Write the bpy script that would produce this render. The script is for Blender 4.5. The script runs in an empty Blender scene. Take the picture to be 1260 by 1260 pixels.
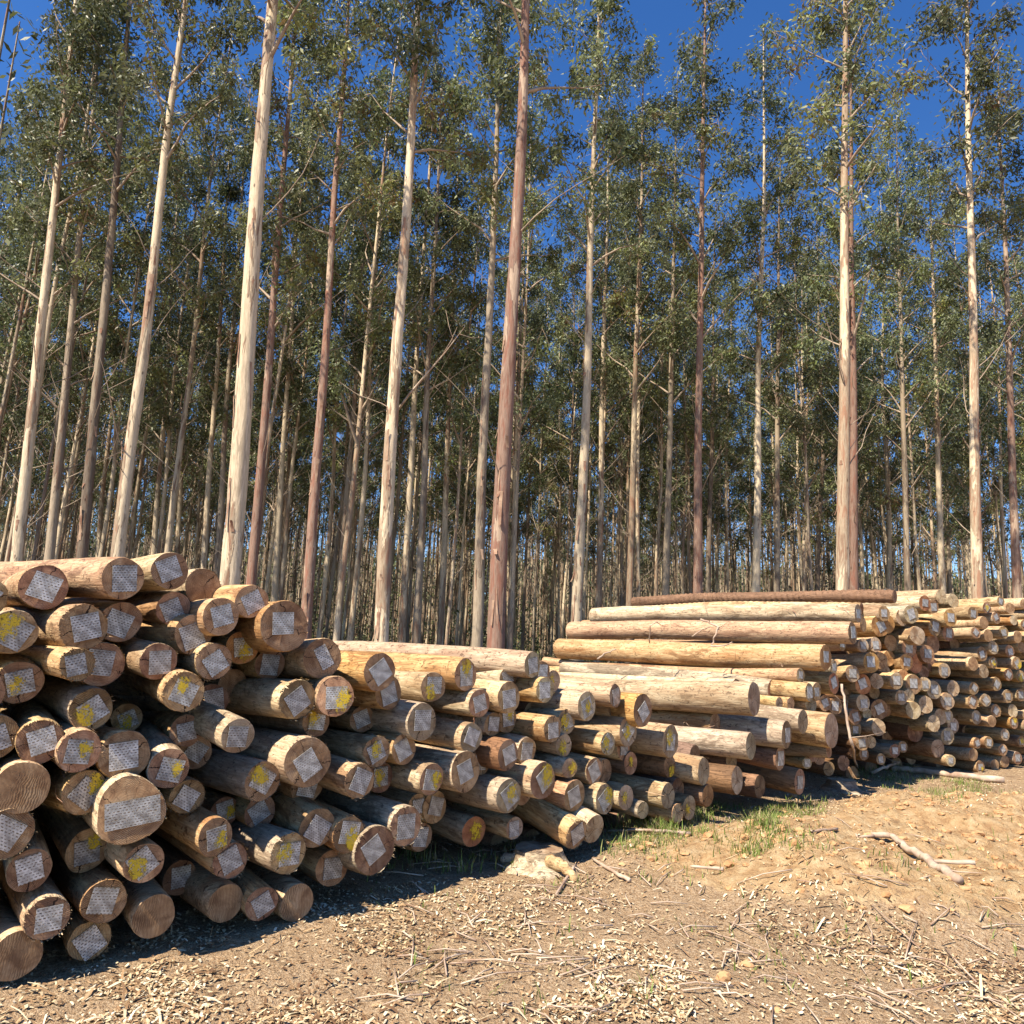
import bpy, bmesh, math, random
from mathutils import Vector, Matrix, noise
R = math.radians
random.seed(11)
sc = bpy.context.scene
C = sc.collection

# ------------------------------------------------------------------ camera, sky, sun, exposure
F = 900.0                      # focal length in photo pixels (photo 1260 wide)
PITCH, ROLL, EYE = R(10.8), R(2.5), 1.6
fwd = Vector((0, math.cos(PITCH), math.sin(PITCH)))
upv = Vector((0, -math.sin(PITCH), math.cos(PITCH)))
rgt0 = Vector((1, 0, 0))
rgt = rgt0 * math.cos(ROLL) + upv * math.sin(ROLL)
upc = upv * math.cos(ROLL) - rgt0 * math.sin(ROLL)
cam_d = bpy.data.cameras.new('camera'); cam = bpy.data.objects.new('camera', cam_d); C.objects.link(cam)
cam_d.sensor_width = 36; cam_d.lens = 36 * F / 1260; cam_d.clip_start = 0.05; cam_d.clip_end = 2000
m = Matrix((rgt, upc, -fwd)).transposed().to_4x4(); m.translation = (0, 0, EYE)
cam.matrix_world = m
sc.camera = cam
EYEV = Vector((0, 0, EYE))

SUN_B, SUN_E = R(-134), R(52)
tosun = Vector((math.sin(SUN_B) * math.cos(SUN_E), math.cos(SUN_B) * math.cos(SUN_E), math.sin(SUN_E)))
w = bpy.data.worlds.new('World'); sc.world = w; w.use_nodes = True
wn = w.node_tree; bg = wn.nodes['Background']
sky = wn.nodes.new('ShaderNodeTexSky'); sky.sky_type = 'NISHITA'; sky.sun_disc = False
sky.sun_elevation = SUN_E; sky.sun_rotation = SUN_B
sky.air_density = 1.0; sky.dust_density = 0.0; sky.ozone_density = 5.0; sky.altitude = 300
hsv = wn.nodes.new('ShaderNodeHueSaturation'); hsv.inputs['Saturation'].default_value = 1.22; hsv.inputs['Hue'].default_value = 0.508
wn.links.new(sky.outputs[0], hsv.inputs['Color']); wn.links.new(hsv.outputs[0], bg.inputs[0]); bg.inputs[1].default_value = 0.098
sl = bpy.data.lights.new('sun', 'SUN'); sl.energy = 5.0; sl.angle = R(0.5); sl.color = (1, 0.91, 0.76)
so = bpy.data.objects.new('sun', sl); C.objects.link(so)
so.rotation_euler = tosun.to_track_quat('Z', 'Y').to_euler(); so.location = (0, 0, 30)
sc.view_settings.view_transform = 'Standard'; sc.view_settings.look = 'None'
sc.view_settings.gamma = 1; sc.view_settings.exposure = 1.0
sc.cycles.max_bounces = 6; sc.cycles.transparent_max_bounces = 6
sc.cycles.diffuse_bounces = 1; sc.cycles.glossy_bounces = 2; sc.cycles.transmission_bounces = 2

def ray(px, py):
    return fwd * F + rgt * (px - 630) - upc * (py - 630)
def at(px, py, Y):              # world point on the pixel's ray at forward distance Y
    d = ray(px, py); return EYEV + d * (Y / d.y)
def proj(p):
    v = Vector(p) - EYEV; z = v.dot(fwd)
    return 630 + F * v.dot(rgt) / z, 630 - F * v.dot(upc) / z
def cdepth(p): return (Vector(p) - EYEV).dot(fwd)

# ------------------------------------------------------------------ helpers
def link(name, me, mats=(), parent=None):
    o = bpy.data.objects.new(name, me); C.objects.link(o)
    if me is not None:
        for mm in mats: me.materials.append(mm)
    if parent is not None: o.parent = parent
    return o
def mesh(name, vs, fs, smooth=True, mi=None):
    me = bpy.data.meshes.new(name); me.from_pydata(vs, [], fs)
    if smooth: me.polygons.foreach_set('use_smooth', [True] * len(fs))
    if mi: me.polygons.foreach_set('material_index', mi)
    me.update(); return me
def tag(o, label=None, cat=None, group=None, kind=None):
    if label: o['label'] = label
    if cat: o['category'] = cat
    if group: o['group'] = group
    if kind: o['kind'] = kind
    return o
def n3(x, y, z=0.0): return noise.noise(Vector((x, y, z)))
def tube(vs, fs, pts, rad, seg=8, cap=True, wob=0.0, seed=0.0):
    """appends a tapered tube along pts"""
    b0 = len(vs); n = len(pts)
    ref = Vector((0.31, 0.2, 0.93))
    for i, p in enumerate(pts):
        t = (pts[min(i + 1, n - 1)] - pts[max(i - 1, 0)]).normalized()
        a = t.cross(ref)
        if a.length < 0.1: a = t.cross(Vector((1, 0, 0)))
        a.normalize(); b = t.cross(a)
        r = rad[i] if isinstance(rad, (list, tuple)) else rad
        for k in range(seg):
            th = 2 * math.pi * k / seg
            rr = r * (1 + (wob * n3(math.cos(th) * 1.3 + seed, math.sin(th) * 1.3, i * 0.45 + seed) if wob else 0))
            vs.append(p + (a * math.cos(th) + b * math.sin(th)) * rr)
    for i in range(n - 1):
        for k in range(seg):
            k2 = (k + 1) % seg
            fs.append((b0 + i * seg + k, b0 + i * seg + k2, b0 + (i + 1) * seg + k2, b0 + (i + 1) * seg + k))
    if cap:
        fs.append(tuple(b0 + k for k in range(seg))[::-1])
        fs.append(tuple(b0 + (n - 1) * seg + k for k in range(seg)))

# ------------------------------------------------------------------ materials
class NT:
    def __init__(s, name):
        s.m = bpy.data.materials.new(name); s.m.use_nodes = True; s.t = s.m.node_tree
        s.p = s.t.nodes['Principled BSDF']; s.out = s.t.nodes['Material Output']
    def n(s, typ, **kw):
        nd = s.t.nodes.new('ShaderNode' + typ)
        for k, v in kw.items():
            if k.startswith('i_'):
                nd.inputs[int(k[2:]) if k[2:].isdigit() else k[2:].replace('_', ' ')].default_value = v
            else: setattr(nd, k, v)
        return nd
    def l(s, a, b): s.t.links.new(a, b)
    def ramp(s, fac, stops, interp='LINEAR'):
        r = s.n('ValToRGB'); cr = r.color_ramp; cr.interpolation = interp
        while len(cr.elements) < len(stops): cr.elements.new(0.5)
        for e, (p, c) in zip(cr.elements, stops):
            e.position = p; e.color = (*c, 1) if len(c) == 3 else c
        s.l(fac, r.inputs[0]); return r.outputs[0]
    def mix(s, a, b, fac, bt='MIX'):
        x = s.n('Mix', data_type='RGBA', blend_type=bt)
        for sock, v in ((x.inputs[6], a), (x.inputs[7], b), (x.inputs[0], fac)):
            if hasattr(v, 'is_output'): s.l(v, sock)
            else: sock.default_value = (*v, 1) if isinstance(v, tuple) else v
        return x.outputs[2]
    def math(s, op, a, b=0.0, c=None, clamp=False):
        x = s.n('Math', operation=op, use_clamp=clamp)
        for i, v in enumerate((a, b) if c is None else (a, b, c)):
            if hasattr(v, 'is_output'): s.l(v, x.inputs[i])
            else: x.inputs[i].default_value = v
        return x.outputs[0]
    def noise(s, vec, scale, detail=4, rough=0.55, dist=0.0, sc3=None):
        if sc3:
            mp = s.n('Mapping'); mp.inputs['Scale'].default_value = sc3; s.l(vec, mp.inputs[0]); vec = mp.outputs[0]
        x = s.n('TexNoise'); x.inputs['Scale'].default_value = scale; x.inputs['Detail'].default_value = detail
        x.inputs['Roughness'].default_value = rough; x.inputs['Distortion'].default_value = dist
        s.l(vec, x.inputs['Vector']); return x.outputs[0]
    def bump(s, h, strength=0.5, dist=0.01):
        b = s.n('Bump'); b.inputs['Strength'].default_value = strength; b.inputs['Distance'].default_value = dist
        s.l(h, b.inputs['Height']); s.l(b.outputs[0], s.p.inputs['Normal']); return b
    def coords(s, kind='Object', rnd=True):
        """object coordinates shifted by a per-object random amount"""
        tc = s.n('TexCoord'); v = tc.outputs[kind]; oi = s.n('ObjectInfo')
        if not rnd: return v, oi.outputs['Random']
        vm = s.n('VectorMath', operation='SCALE'); s.l(v, vm.inputs[0]); vm.inputs['Scale'].default_value = 1
        cmb = s.n('CombineXYZ'); r = s.math('MULTIPLY', oi.outputs['Random'], 37.0)
        for i in range(3): s.l(r, cmb.inputs[i])
        ad = s.n('VectorMath', operation='ADD'); s.l(v, ad.inputs[0]); s.l(cmb.outputs[0], ad.inputs[1])
        return ad.outputs[0], oi.outputs['Random']

def mat_log(name, pale, mid, dark, rib=False):
    t = NT(name); v, rnd = t.coords()
    a = t.noise(v, 3.0, 5, 0.62, 0.4, (0.35, 1.5, 1.5))
    b = t.noise(v, 16.0, 4, 0.65, 0.6, (0.3, 1.6, 1.6))
    c = t.noise(v, 60.0, 3, 0.6, 0, (0.12, 1.5, 1.5))
    base = t.ramp(a, [(0.34, mid), (0.48, pale), (0.64, tuple(min(1, x * 1.12) for x in pale))])
    pat = t.ramp(b, [(0.42, (1, 1, 1)), (0.56, (0, 0, 0))])
    col = t.mix(base, mid, t.math('MULTIPLY', t.math('SUBTRACT', 1.0, pat), 0.62))
    spots = t.noise(v, 26.0, 4, 0.7, 1.0, (0.8, 1.2, 1.2))
    sp = t.ramp(spots, [(0.57, (0, 0, 0)), (0.64, (1, 1, 1))])
    col = t.mix(col, dark, t.math('MULTIPLY', sp, 0.8))
    pz = t.noise(v, 2.2, 6, 0.72, 1.2, (0.5, 1.6, 1.6))
    pm = t.ramp(t.math('ADD', pz, t.math('MULTIPLY_ADD', t.math('FRACT', t.math('MULTIPLY', rnd, 3.77)), 0.10, -0.05)), [(0.53, (0, 0, 0)), (0.585, (1, 1, 1))])
    col = t.mix(col, tuple(x * 0.6 for x in mid), t.math('MULTIPLY', pm, 0.78))
    st = t.ramp(c, [(0.3, (0.66, 0.64, 0.62)), (0.62, (1.06, 1.06, 1.06))])
    col = t.mix(col, st, 1.0, 'MULTIPLY')
    hs = t.n('HueSaturation'); t.l(col, hs.inputs['Color'])
    t.l(t.math('MULTIPLY_ADD', rnd, 0.30, 0.84), hs.inputs['Value'])
    r2 = t.math('FRACT', t.math('MULTIPLY', rnd, 7.31)); t.l(t.math('MULTIPLY_ADD', r2, 0.014, 0.496), hs.inputs['Hue'])
    r3 = t.math('FRACT', t.math('MULTIPLY', rnd, 13.7)); t.l(t.math('MULTIPLY_ADD', r3, 0.3, 0.85), hs.inputs['Saturation'])
    t.l(hs.outputs[0], t.p.inputs['Base Color']); t.p.inputs['Roughness'].default_value = 0.75
    t.p.inputs['Specular IOR Level'].default_value = 0.25
    h = t.math('ADD', t.math('MULTIPLY', b, 0.8), t.math('MULTIPLY', c, 0.5))
    t.bump(t.math('SUBTRACT', h, t.math('MULTIPLY', sp, 0.35)), 0.75, 0.012)
    return t.m
M_LOG = mat_log('debarked_wood', (0.64, 0.47, 0.275), (0.42, 0.24, 0.12), (0.13, 0.065, 0.03))
M_LOG2 = mat_log('weathered_wood', (0.58, 0.45, 0.30), (0.36, 0.24, 0.145), (0.13, 0.085, 0.06))
M_LOG3 = mat_log('ruddy_wood', (0.58, 0.36, 0.18), (0.36, 0.17, 0.075), (0.14, 0.06, 0.03))
M_LOGD = mat_log('brown_barked_gap_shade_wood', (0.30, 0.17, 0.10), (0.20, 0.11, 0.065), (0.08, 0.045, 0.03))  # brown logs; on the gap fill it paints the deep shade into the wood

def mat_end(name, c1, c2, c3):
    t = NT(name); tc = t.n('TexCoord'); v = tc.outputs['Object']; oi = t.n('ObjectInfo'); rnd = oi.outputs['Random']
    sh = t.n('CombineXYZ'); t.l(t.math('MULTIPLY', rnd, 31.0), sh.inputs[0])
    ad = t.n('VectorMath', operation='ADD'); t.l(v, ad.inputs[0]); t.l(sh.outputs[0], ad.inputs[1]); vr = ad.outputs[0]
    sp = t.n('SeparateXYZ'); t.l(v, sp.inputs[0]); y, z = sp.outputs[1], sp.outputs[2]
    rad = t.math('SQRT', t.math('ADD', t.math('MULTIPLY', y, y), t.math('MULTIPLY', z, z)))
    ang = t.math('ARCTAN2', y, z)
    nz = t.noise(vr, 14.0, 3, 0.6)
    rr = t.math('ADD', rad, t.math('MULTIPLY', nz, 0.03))
    rings = t.math('SINE', t.math('MULTIPLY', rr, 520.0))
    blotch = t.noise(vr, 9.0, 4, 0.6, 0.8)
    base = t.ramp(blotch, [(0.35, c2), (0.5, c1), (0.66, c3)])
    base = t.mix(base, tuple(x * 0.72 for x in c2), t.math('MULTIPLY', t.math('MULTIPLY_ADD', rings, 0.5, 0.5), 0.30))
    # saw marks: parallel ridges turned by a random angle
    rot = t.n('VectorRotate', rotation_type='X_AXIS'); t.l(v, rot.inputs['Vector']); t.l(t.math('MULTIPLY', rnd, 19.0), rot.inputs['Angle'])
    s2 = t.n('SeparateXYZ'); t.l(rot.outputs[0], s2.inputs[0])
    saw = t.math('SINE', t.math('ADD', t.math('MULTIPLY', s2.outputs[1], 900.0), t.math('MULTIPLY', nz, 26.0)))
    sawm = t.ramp(t.noise(vr, 6.0, 2, 0.5), [(0.42, (0, 0, 0)), (0.6, (1, 1, 1))])
    sawf = t.math('MULTIPLY', t.math('MULTIPLY_ADD', saw, 0.5, 0.5), sawm)
    base = t.mix(base, tuple(x * 0.5 for x in c2), t.math('MULTIPLY', sawf, 0.8))
    # radial drying cracks
    a2 = t.math('ADD', t.math('ADD', ang, t.math('MULTIPLY', rnd, 23.0)), t.math('MULTIPLY', t.noise(vr, 26.0, 3, 0.6), 0.7))
    k = t.math('ABSOLUTE', t.math('SINE', t.math('MULTIPLY', a2, 1.5)))
    wdt = t.math('MULTIPLY', t.math('DIVIDE', 0.0042, t.math('ADD', rad, 0.01)), t.math('MULTIPLY_ADD', t.noise(vr, 5.0, 1, 0.5), 3.2, -0.7))
    crack = t.math('LESS_THAN', k, wdt)
    k2 = t.math('ABSOLUTE', t.math('SINE', t.math('MULTIPLY', a2, 6.5)))
    fine = t.math('MULTIPLY', t.math('LESS_THAN', k2, t.math('MULTIPLY', wdt, 1.6)), 0.5)
    ck = t.math('MAXIMUM', crack, fine)
    base = t.mix(base, (0.045, 0.025, 0.015), ck)
    hs = t.n('HueSaturation'); t.l(base, hs.inputs['Color'])
    t.l(t.math('MULTIPLY_ADD', t.math('FRACT', t.math('MULTIPLY', rnd, 5.3)), 0.42, 0.74), hs.inputs['Value'])
    t.l(t.math('MULTIPLY_ADD', t.math('FRACT', t.math('MULTIPLY', rnd, 9.1)), 0.03, 0.485), hs.inputs['Hue'])
    t.l(hs.outputs[0], t.p.inputs['Base Color']); t.p.inputs['Roughness'].default_value = 0.85
    t.p.inputs['Specular IOR Level'].default_value = 0.2
    h = t.math('SUBTRACT', t.math('MULTIPLY', sawf, -0.25), t.math('MULTIPLY', ck, 1.0))
    t.bump(t.math('ADD', h, t.math('MULTIPLY', nz, 0.5)), 0.6, 0.006)
    return t.m
M_END = mat_end('end_grain', (0.42, 0.25, 0.13), (0.25, 0.135, 0.07), (0.56, 0.37, 0.21))
M_ENDP = mat_end('pale_end_grain', (0.50, 0.37, 0.22), (0.33, 0.21, 0.115), (0.62, 0.49, 0.33))
M_ENDO = mat_end('orange_end_grain', (0.50, 0.25, 0.10), (0.34, 0.15, 0.06), (0.60, 0.34, 0.15))

def mat_plate():
    t = NT('zinc_plate'); v, rnd = t.coords(rnd=False)
    sp = t.n('SeparateXYZ'); t.l(v, sp.inputs[0])
    cb = t.n('CombineXYZ'); t.l(sp.outputs[1], cb.inputs[0]); t.l(sp.outputs[2], cb.inputs[1])
    def brick(w_, h_, mo):
        b = t.n('TexBrick'); b.offset = 0.5; t.l(cb.outputs[0], b.inputs['Vector'])
        b.inputs['Scale'].default_value = 1.0; b.inputs['Brick Width'].default_value = w_; b.inputs['Row Height'].default_value = h_
        b.inputs['Mortar Size'].default_value = mo; b.inputs['Mortar Smooth'].default_value = 0.1; return b.outputs['Fac']
    slot = t.math('SUBTRACT', 1.0, brick(0.0185, 0.0130, 0.0042))      # 1 inside a slot
    hole = t.math('MULTIPLY', t.math('MAXIMUM', slot, t.math('MULTIPLY', t.math('LESS_THAN', t.noise(v, 60.0, 1, 0.5, 0, (1, 0.35, 2.2)), 0.34), 0.7)), t.ramp(t.noise(v, 90.0, 2, 0.5), [(0.40, (0.15, 0.15, 0.15)), (0.52, (1, 1, 1))]))
    tint = t.noise(v, 22.0, 3, 0.6)
    metal = t.ramp(tint, [(0.32, (0.26, 0.24, 0.22)), (0.5, (0.44, 0.43, 0.41)), (0.64, (0.58, 0.57, 0.55))])
    wood = (0.13, 0.09, 0.06)
    hv = t.n('HueSaturation'); t.l(metal, hv.inputs['Color']); t.l(t.math('MULTIPLY_ADD', rnd, 0.4, 0.78), hv.inputs['Value'])
    col = t.mix(hv.outputs[0], wood, hole)
    t.l(col, t.p.inputs['Base Color']); t.p.inputs['Roughness'].default_value = 0.5
    t.l(t.math('MULTIPLY', t.math('SUBTRACT', 1.0, hole), 0.35), t.p.inputs['Metallic'])
    t.bump(t.math('SUBTRACT', t.math('MULTIPLY', tint, 0.6), hole), 0.9, 0.003)
    return t.m
M_PLATE = mat_plate()
def mat_paint():
    t = NT('yellow_spray_paint'); v, rnd = t.coords()
    nz = t.noise(v, 30.0, 5, 0.75); nz2 = t.noise(v, 110.0, 2, 0.6)
    at_ = t.n('Attribute'); at_.attribute_name = 'edge'
    f = t.math('ADD', t.math('MULTIPLY_ADD', nz, 2.6, -1.05), t.math('MULTIPLY_ADD', nz2, 1.4, -0.7))
    f = t.math('ADD', f, t.math('MULTIPLY_ADD', at_.outputs['Fac'], 0.9, -0.25))
    al = t.ramp(f, [(0.40, (0, 0, 0)), (0.86, (0.88, 0.88, 0.88))])
    t.l(al, t.p.inputs['Alpha']); t.p.inputs['Base Color'].default_value = (0.68, 0.47, 0.015, 1); t.p.inputs['Roughness'].default_value = 0.6
    return t.m
M_PAINT = mat_paint()

def mat_bark(name, cream, red, grey, redness):
    t = NT(name); v, rnd = t.coords()
    tc = t.n('TexCoord'); sp = t.n('SeparateXYZ'); t.l(tc.outputs['Object'], sp.inputs[0]); z = sp.outputs[2]
    a = t.noise(v, 1.0, 5, 0.62, 0.5, (2.2, 2.2, 0.35))
    b = t.noise(v, 4.0, 5, 0.65, 0.5, (2.5, 2.5, 0.30))
    c = t.noise(v, 30.0, 4, 0.6, 0.0, (1.6, 1.6, 0.16))
    bias = t.math('MULTIPLY_ADD', rnd, 0.18, redness - 0.09)
    low = t.math('MULTIPLY', t.math('SUBTRACT', 1.0, t.math('DIVIDE', z, 11.0), clamp=True), 0.05)
    pm = t.ramp(t.math('ADD', t.math('ADD', a, bias), low), [(0.548, (0, 0, 0)), (0.566, (1, 1, 1))])
    cr = t.ramp(b, [(0.38, tuple(x * 0.8 for x in cream)), (0.55, cream)])
    cr = t.mix(cr, grey, t.math('MULTIPLY', t.ramp(b, [(0.54, (0, 0, 0)), (0.60, (1, 1, 1))]), 0.6))
    rd = t.ramp(b, [(0.4, red), (0.52, grey), (0.66, tuple(x * 0.7 for x in red))])
    col = t.mix(cr, rd, t.math('MULTIPLY', pm, 0.9))
    col = t.mix(col, t.ramp(c, [(0.32, (0.76, 0.74, 0.72)), (0.6, (1.05, 1.05, 1.05))]), 1.0, 'MULTIPLY')
    kn = t.n('TexVoronoi'); mp = t.n('Mapping'); mp.inputs['Scale'].default_value = (2.2, 2.2, 1.0); t.l(v, mp.inputs[0]); t.l(mp.outputs[0], kn.inputs['Vector']); kn.inputs['Scale'].default_value = 1.7
    kf = t.ramp(kn.outputs['Distance'], [(0.05, (1, 1, 1)), (0.1, (0, 0, 0))])
    col = t.mix(col, (0.06, 0.035, 0.025), t.math('MULTIPLY', kf, 0.8))
    hs = t.n('HueSaturation'); t.l(col, hs.inputs['Color'])
    t.l(t.math('MULTIPLY_ADD', t.math('FRACT', t.math('MULTIPLY', rnd, 5.7)), 0.40, 0.74), hs.inputs['Value'])
    t.l(hs.outputs[0], t.p.inputs['Base Color']); t.p.inputs['Roughness'].default_value = 0.8
    t.p.inputs['Specular IOR Level'].default_value = 0.2
    t.bump(t.math('ADD', t.math('MULTIPLY', pm, 0.5), t.math('ADD', t.math('MULTIPLY', c, 0.35), t.math('MULTIPLY', b, 0.4))), 0.9, 0.02)
    return t.m
M_BARK = mat_bark('eucalyptus_bark', (0.70, 0.56, 0.38), (0.30, 0.15, 0.09), (0.36, 0.28, 0.19), 0.028)
M_BARKR = mat_bark('ruddy_bark', (0.52, 0.38, 0.27), (0.27, 0.115, 0.075), (0.29, 0.19, 0.14), 0.10)
M_BARKD = mat_bark('grey_brown_bark', (0.42, 0.33, 0.23), (0.20, 0.12, 0.08), (0.24, 0.19, 0.14), 0.03)
def mat_simple(name, c, c2=None, sc_=8.0, rough=0.85, bump=0.0):
    t = NT(name); v, rnd = t.coords()
    nz = t.noise(v, sc_, 4, 0.6)
    t.l(t.ramp(nz, [(0.36, c), (0.64, c2 or c)]), t.p.inputs['Base Color']); t.p.inputs['Roughness'].default_value = rough
    t.p.inputs['Specular IOR Level'].default_value = 0.2
    if bump: t.bump(nz, bump, 0.02)
    return t.m
M_TWIG = mat_simple('twig_wood', (0.24, 0.17, 0.12), (0.42, 0.33, 0.24), 1.5)
M_STICK = mat_simple('pale_stick_wood', (0.30, 0.19, 0.13), (0.55, 0.44, 0.33), 6, bump=0.4)
M_PEEL = mat_simple('peeling_bark', (0.22, 0.11, 0.07), (0.48, 0.33, 0.22), 3)

def mat_leaf(name, cols, rough=0.45, tr=0.3):
    """foliage: colour drawn per leaf from the mesh attribute 'leaf'"""
    t = NT(name); a = t.n('Attribute'); a.attribute_name = 'leaf'
    col = t.ramp(a.outputs['Fac'], [(i / (len(cols) - 1), c) for i, c in enumerate(cols)])
    oi = t.n('ObjectInfo'); hs = t.n('HueSaturation'); t.l(col, hs.inputs['Color'])
    t.l(t.math('MULTIPLY_ADD', oi.outputs['Random'], 0.5, 0.75), hs.inputs['Value'])
    t.l(t.math('MULTIPLY_ADD', t.math('FRACT', t.math('MULTIPLY', oi.outputs['Random'], 7.7)), 0.03, 0.48), hs.inputs['Hue'])
    t.l(hs.outputs[0], t.p.inputs['Base Color']); t.p.inputs['Roughness'].default_value = rough
    t.p.inputs['Specular IOR Level'].default_value = 0.28
    ts = t.n('BsdfTranslucent'); t.l(hs.outputs[0], ts.inputs[0]); mx = t.n('MixShader'); mx.inputs[0].default_value = tr
    t.l(t.p.outputs[0], mx.inputs[1]); t.l(ts.outputs[0], mx.inputs[2]); t.l(mx.outputs[0], t.out.inputs[0])
    return t.m
M_LEAF = mat_leaf('eucalyptus_leaves', [(0.060, 0.074, 0.028), (0.125, 0.145, 0.060), (0.21, 0.23, 0.14), (0.22, 0.255, 0.07), (0.19, 0.13, 0.06)])
M_GRASS = mat_leaf('grass_blades', [(0.10, 0.17, 0.03), (0.16, 0.25, 0.05), (0.24, 0.30, 0.09), (0.42, 0.36, 0.18)], 0.6, 0.35)
M_LITTER = mat_leaf('bark_and_leaf_litter', [(0.13, 0.065, 0.035), (0.30, 0.17, 0.09), (0.46, 0.31, 0.18), (0.58, 0.46, 0.30), (0.66, 0.56, 0.42)], 0.8, 0.1)
M_CLOD = mat_simple('soil_clod', (0.36, 0.19, 0.085), (0.56, 0.34, 0.17), 9, 0.95, 0.6)

def mat_ground():
    t = NT('ground_soil'); tc = t.n('TexCoord'); v = tc.outputs['Object']
    at_ = t.n('Attribute'); at_.attribute_name = 'clay'; clay = at_.outputs['Fac']
    a2 = t.n('Attribute'); a2.attribute_name = 'forest'; forest = a2.outputs['Fac']
    n1 = t.noise(v, 1.6, 6, 0.65, 0.3); n2 = t.noise(v, 9.0, 6, 0.7, 0.5); n3_ = t.noise(v, 45.0, 4, 0.7)
    strw = t.noise(v, 30.0, 4, 0.65, 3.0)
    cl = t.ramp(n2, [(0.30, (0.30, 0.165, 0.08)), (0.46, (0.47, 0.30, 0.15)), (0.66, (0.60, 0.44, 0.25))])
    li = t.ramp(strw, [(0.32, (0.17, 0.095, 0.05)), (0.46, (0.40, 0.26, 0.145)), (0.62, (0.56, 0.42, 0.27))])
    li = t.mix(li, (0.10, 0.055, 0.03), t.ramp(n1, [(0.56, (0, 0, 0)), (0.72, (0.6, 0.6, 0.6))]))
    fo = t.ramp(n2, [(0.35, (0.07, 0.05, 0.03)), (0.52, (0.19, 0.13, 0.07)), (0.68, (0.11, 0.12, 0.045))])
    m1 = t.ramp(t.math('ADD', clay, t.math('MULTIPLY_ADD', n2, 0.8, -0.4)), [(0.42, (0, 0, 0)), (0.58, (1, 1, 1))])
    col = t.mix(li, cl, m1); col = t.mix(col, fo, forest)
    t.l(col, t.p.inputs['Base Color']); t.p.inputs['Roughness'].default_value = 0.95; t.p.inputs['Specular IOR Level'].default_value = 0.1
    t.bump(t.math('ADD', t.math('MULTIPLY', n3_, 0.5), t.math('ADD', n2, t.math('MULTIPLY', strw, 0.35))), 1.0, 0.05)
    return t.m
M_GROUND = mat_ground()

# ------------------------------------------------------------------ ground
def smooth(a, b, x):
    t = max(0.0, min(1.0, (x - a) / (b - a))); return t * t * (3 - 2 * t)
def clay_at(x, y):              # the bulldozed earth to the right of the piles
    d = math.hypot((x - 3.4) / 2.6, (y - 6.2) / 1.5)
    e = math.hypot((x - 5.9) / 2.6, (y - 8.0) / 1.6)
    return smooth(1.25, 0.55, min(d, e))
def gz(x, y):
    z = 0.05 * n3(x * 0.35, y * 0.35, 3.1)
    if abs(x) < 14 and y < 16:
        c = clay_at(x, y)
        z += c * (0.15 + 0.15 * n3(x * 1.1, y * 1.1, 9.0) + 0.05 * n3(x * 3.3, y * 3.3, 2.0) + 0.025 * n3(x * 8, y * 8, 5.0) + 0.035 * abs(n3(x * 5, y * 5, 6.0)) + 0.022 * n3(x * 17, y * 17, 7.0))
        z += 0.02 * n3(x * 2.5, y * 2.5, 1.0) + 0.012 * n3(x * 8, y * 8, 4.0)
        r = math.hypot(x - 3.0, y - 5.6); z += 0.13 * smooth(1.5, 0.3, r)
    z += 0.5 * smooth(25, 90, y) * n3(x * 0.02, y * 0.02, 0) 
    return z
def axis_vals(lo, hi, flo, fhi, step):
    v = []; x = flo
    while x <= fhi: v.append(x); x += step
    s = step; x = fhi
    while x < hi: s *= 1.25; x += s; v.append(min(x, hi))
    s = step; x = flo
    while x > lo: s *= 1.25; x -= s; v.insert(0, max(x, lo))
    return v
xs = axis_vals(-900, 900, -3.0, 9.0, 0.04); ys = axis_vals(-60, 1500, 3.0, 12.0, 0.04)
vs = [(x, y, gz(x, y)) for y in ys for x in xs]
nx = len(xs); fs = [(j * nx + i, j * nx + i + 1, (j + 1) * nx + i + 1, (j + 1) * nx + i) for j in range(len(ys) - 1) for i in range(nx - 1)]
g = mesh('ground', vs, fs)
a1 = g.attributes.new('clay', 'FLOAT', 'POINT'); a1.data.foreach_set('value', [clay_at(v[0], v[1]) if abs(v[0]) < 14 and v[1] < 16 else 0.0 for v in vs])
a2 = g.attributes.new('forest', 'FLOAT', 'POINT'); a2.data.foreach_set('value', [smooth(11, 15, v[1] - 0.35 * v[0] + 1.2 * n3(v[0] * 0.5, v[1] * 0.5)) for v in vs])
tag(link('ground', g, [M_GROUND]), kind='structure')

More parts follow.
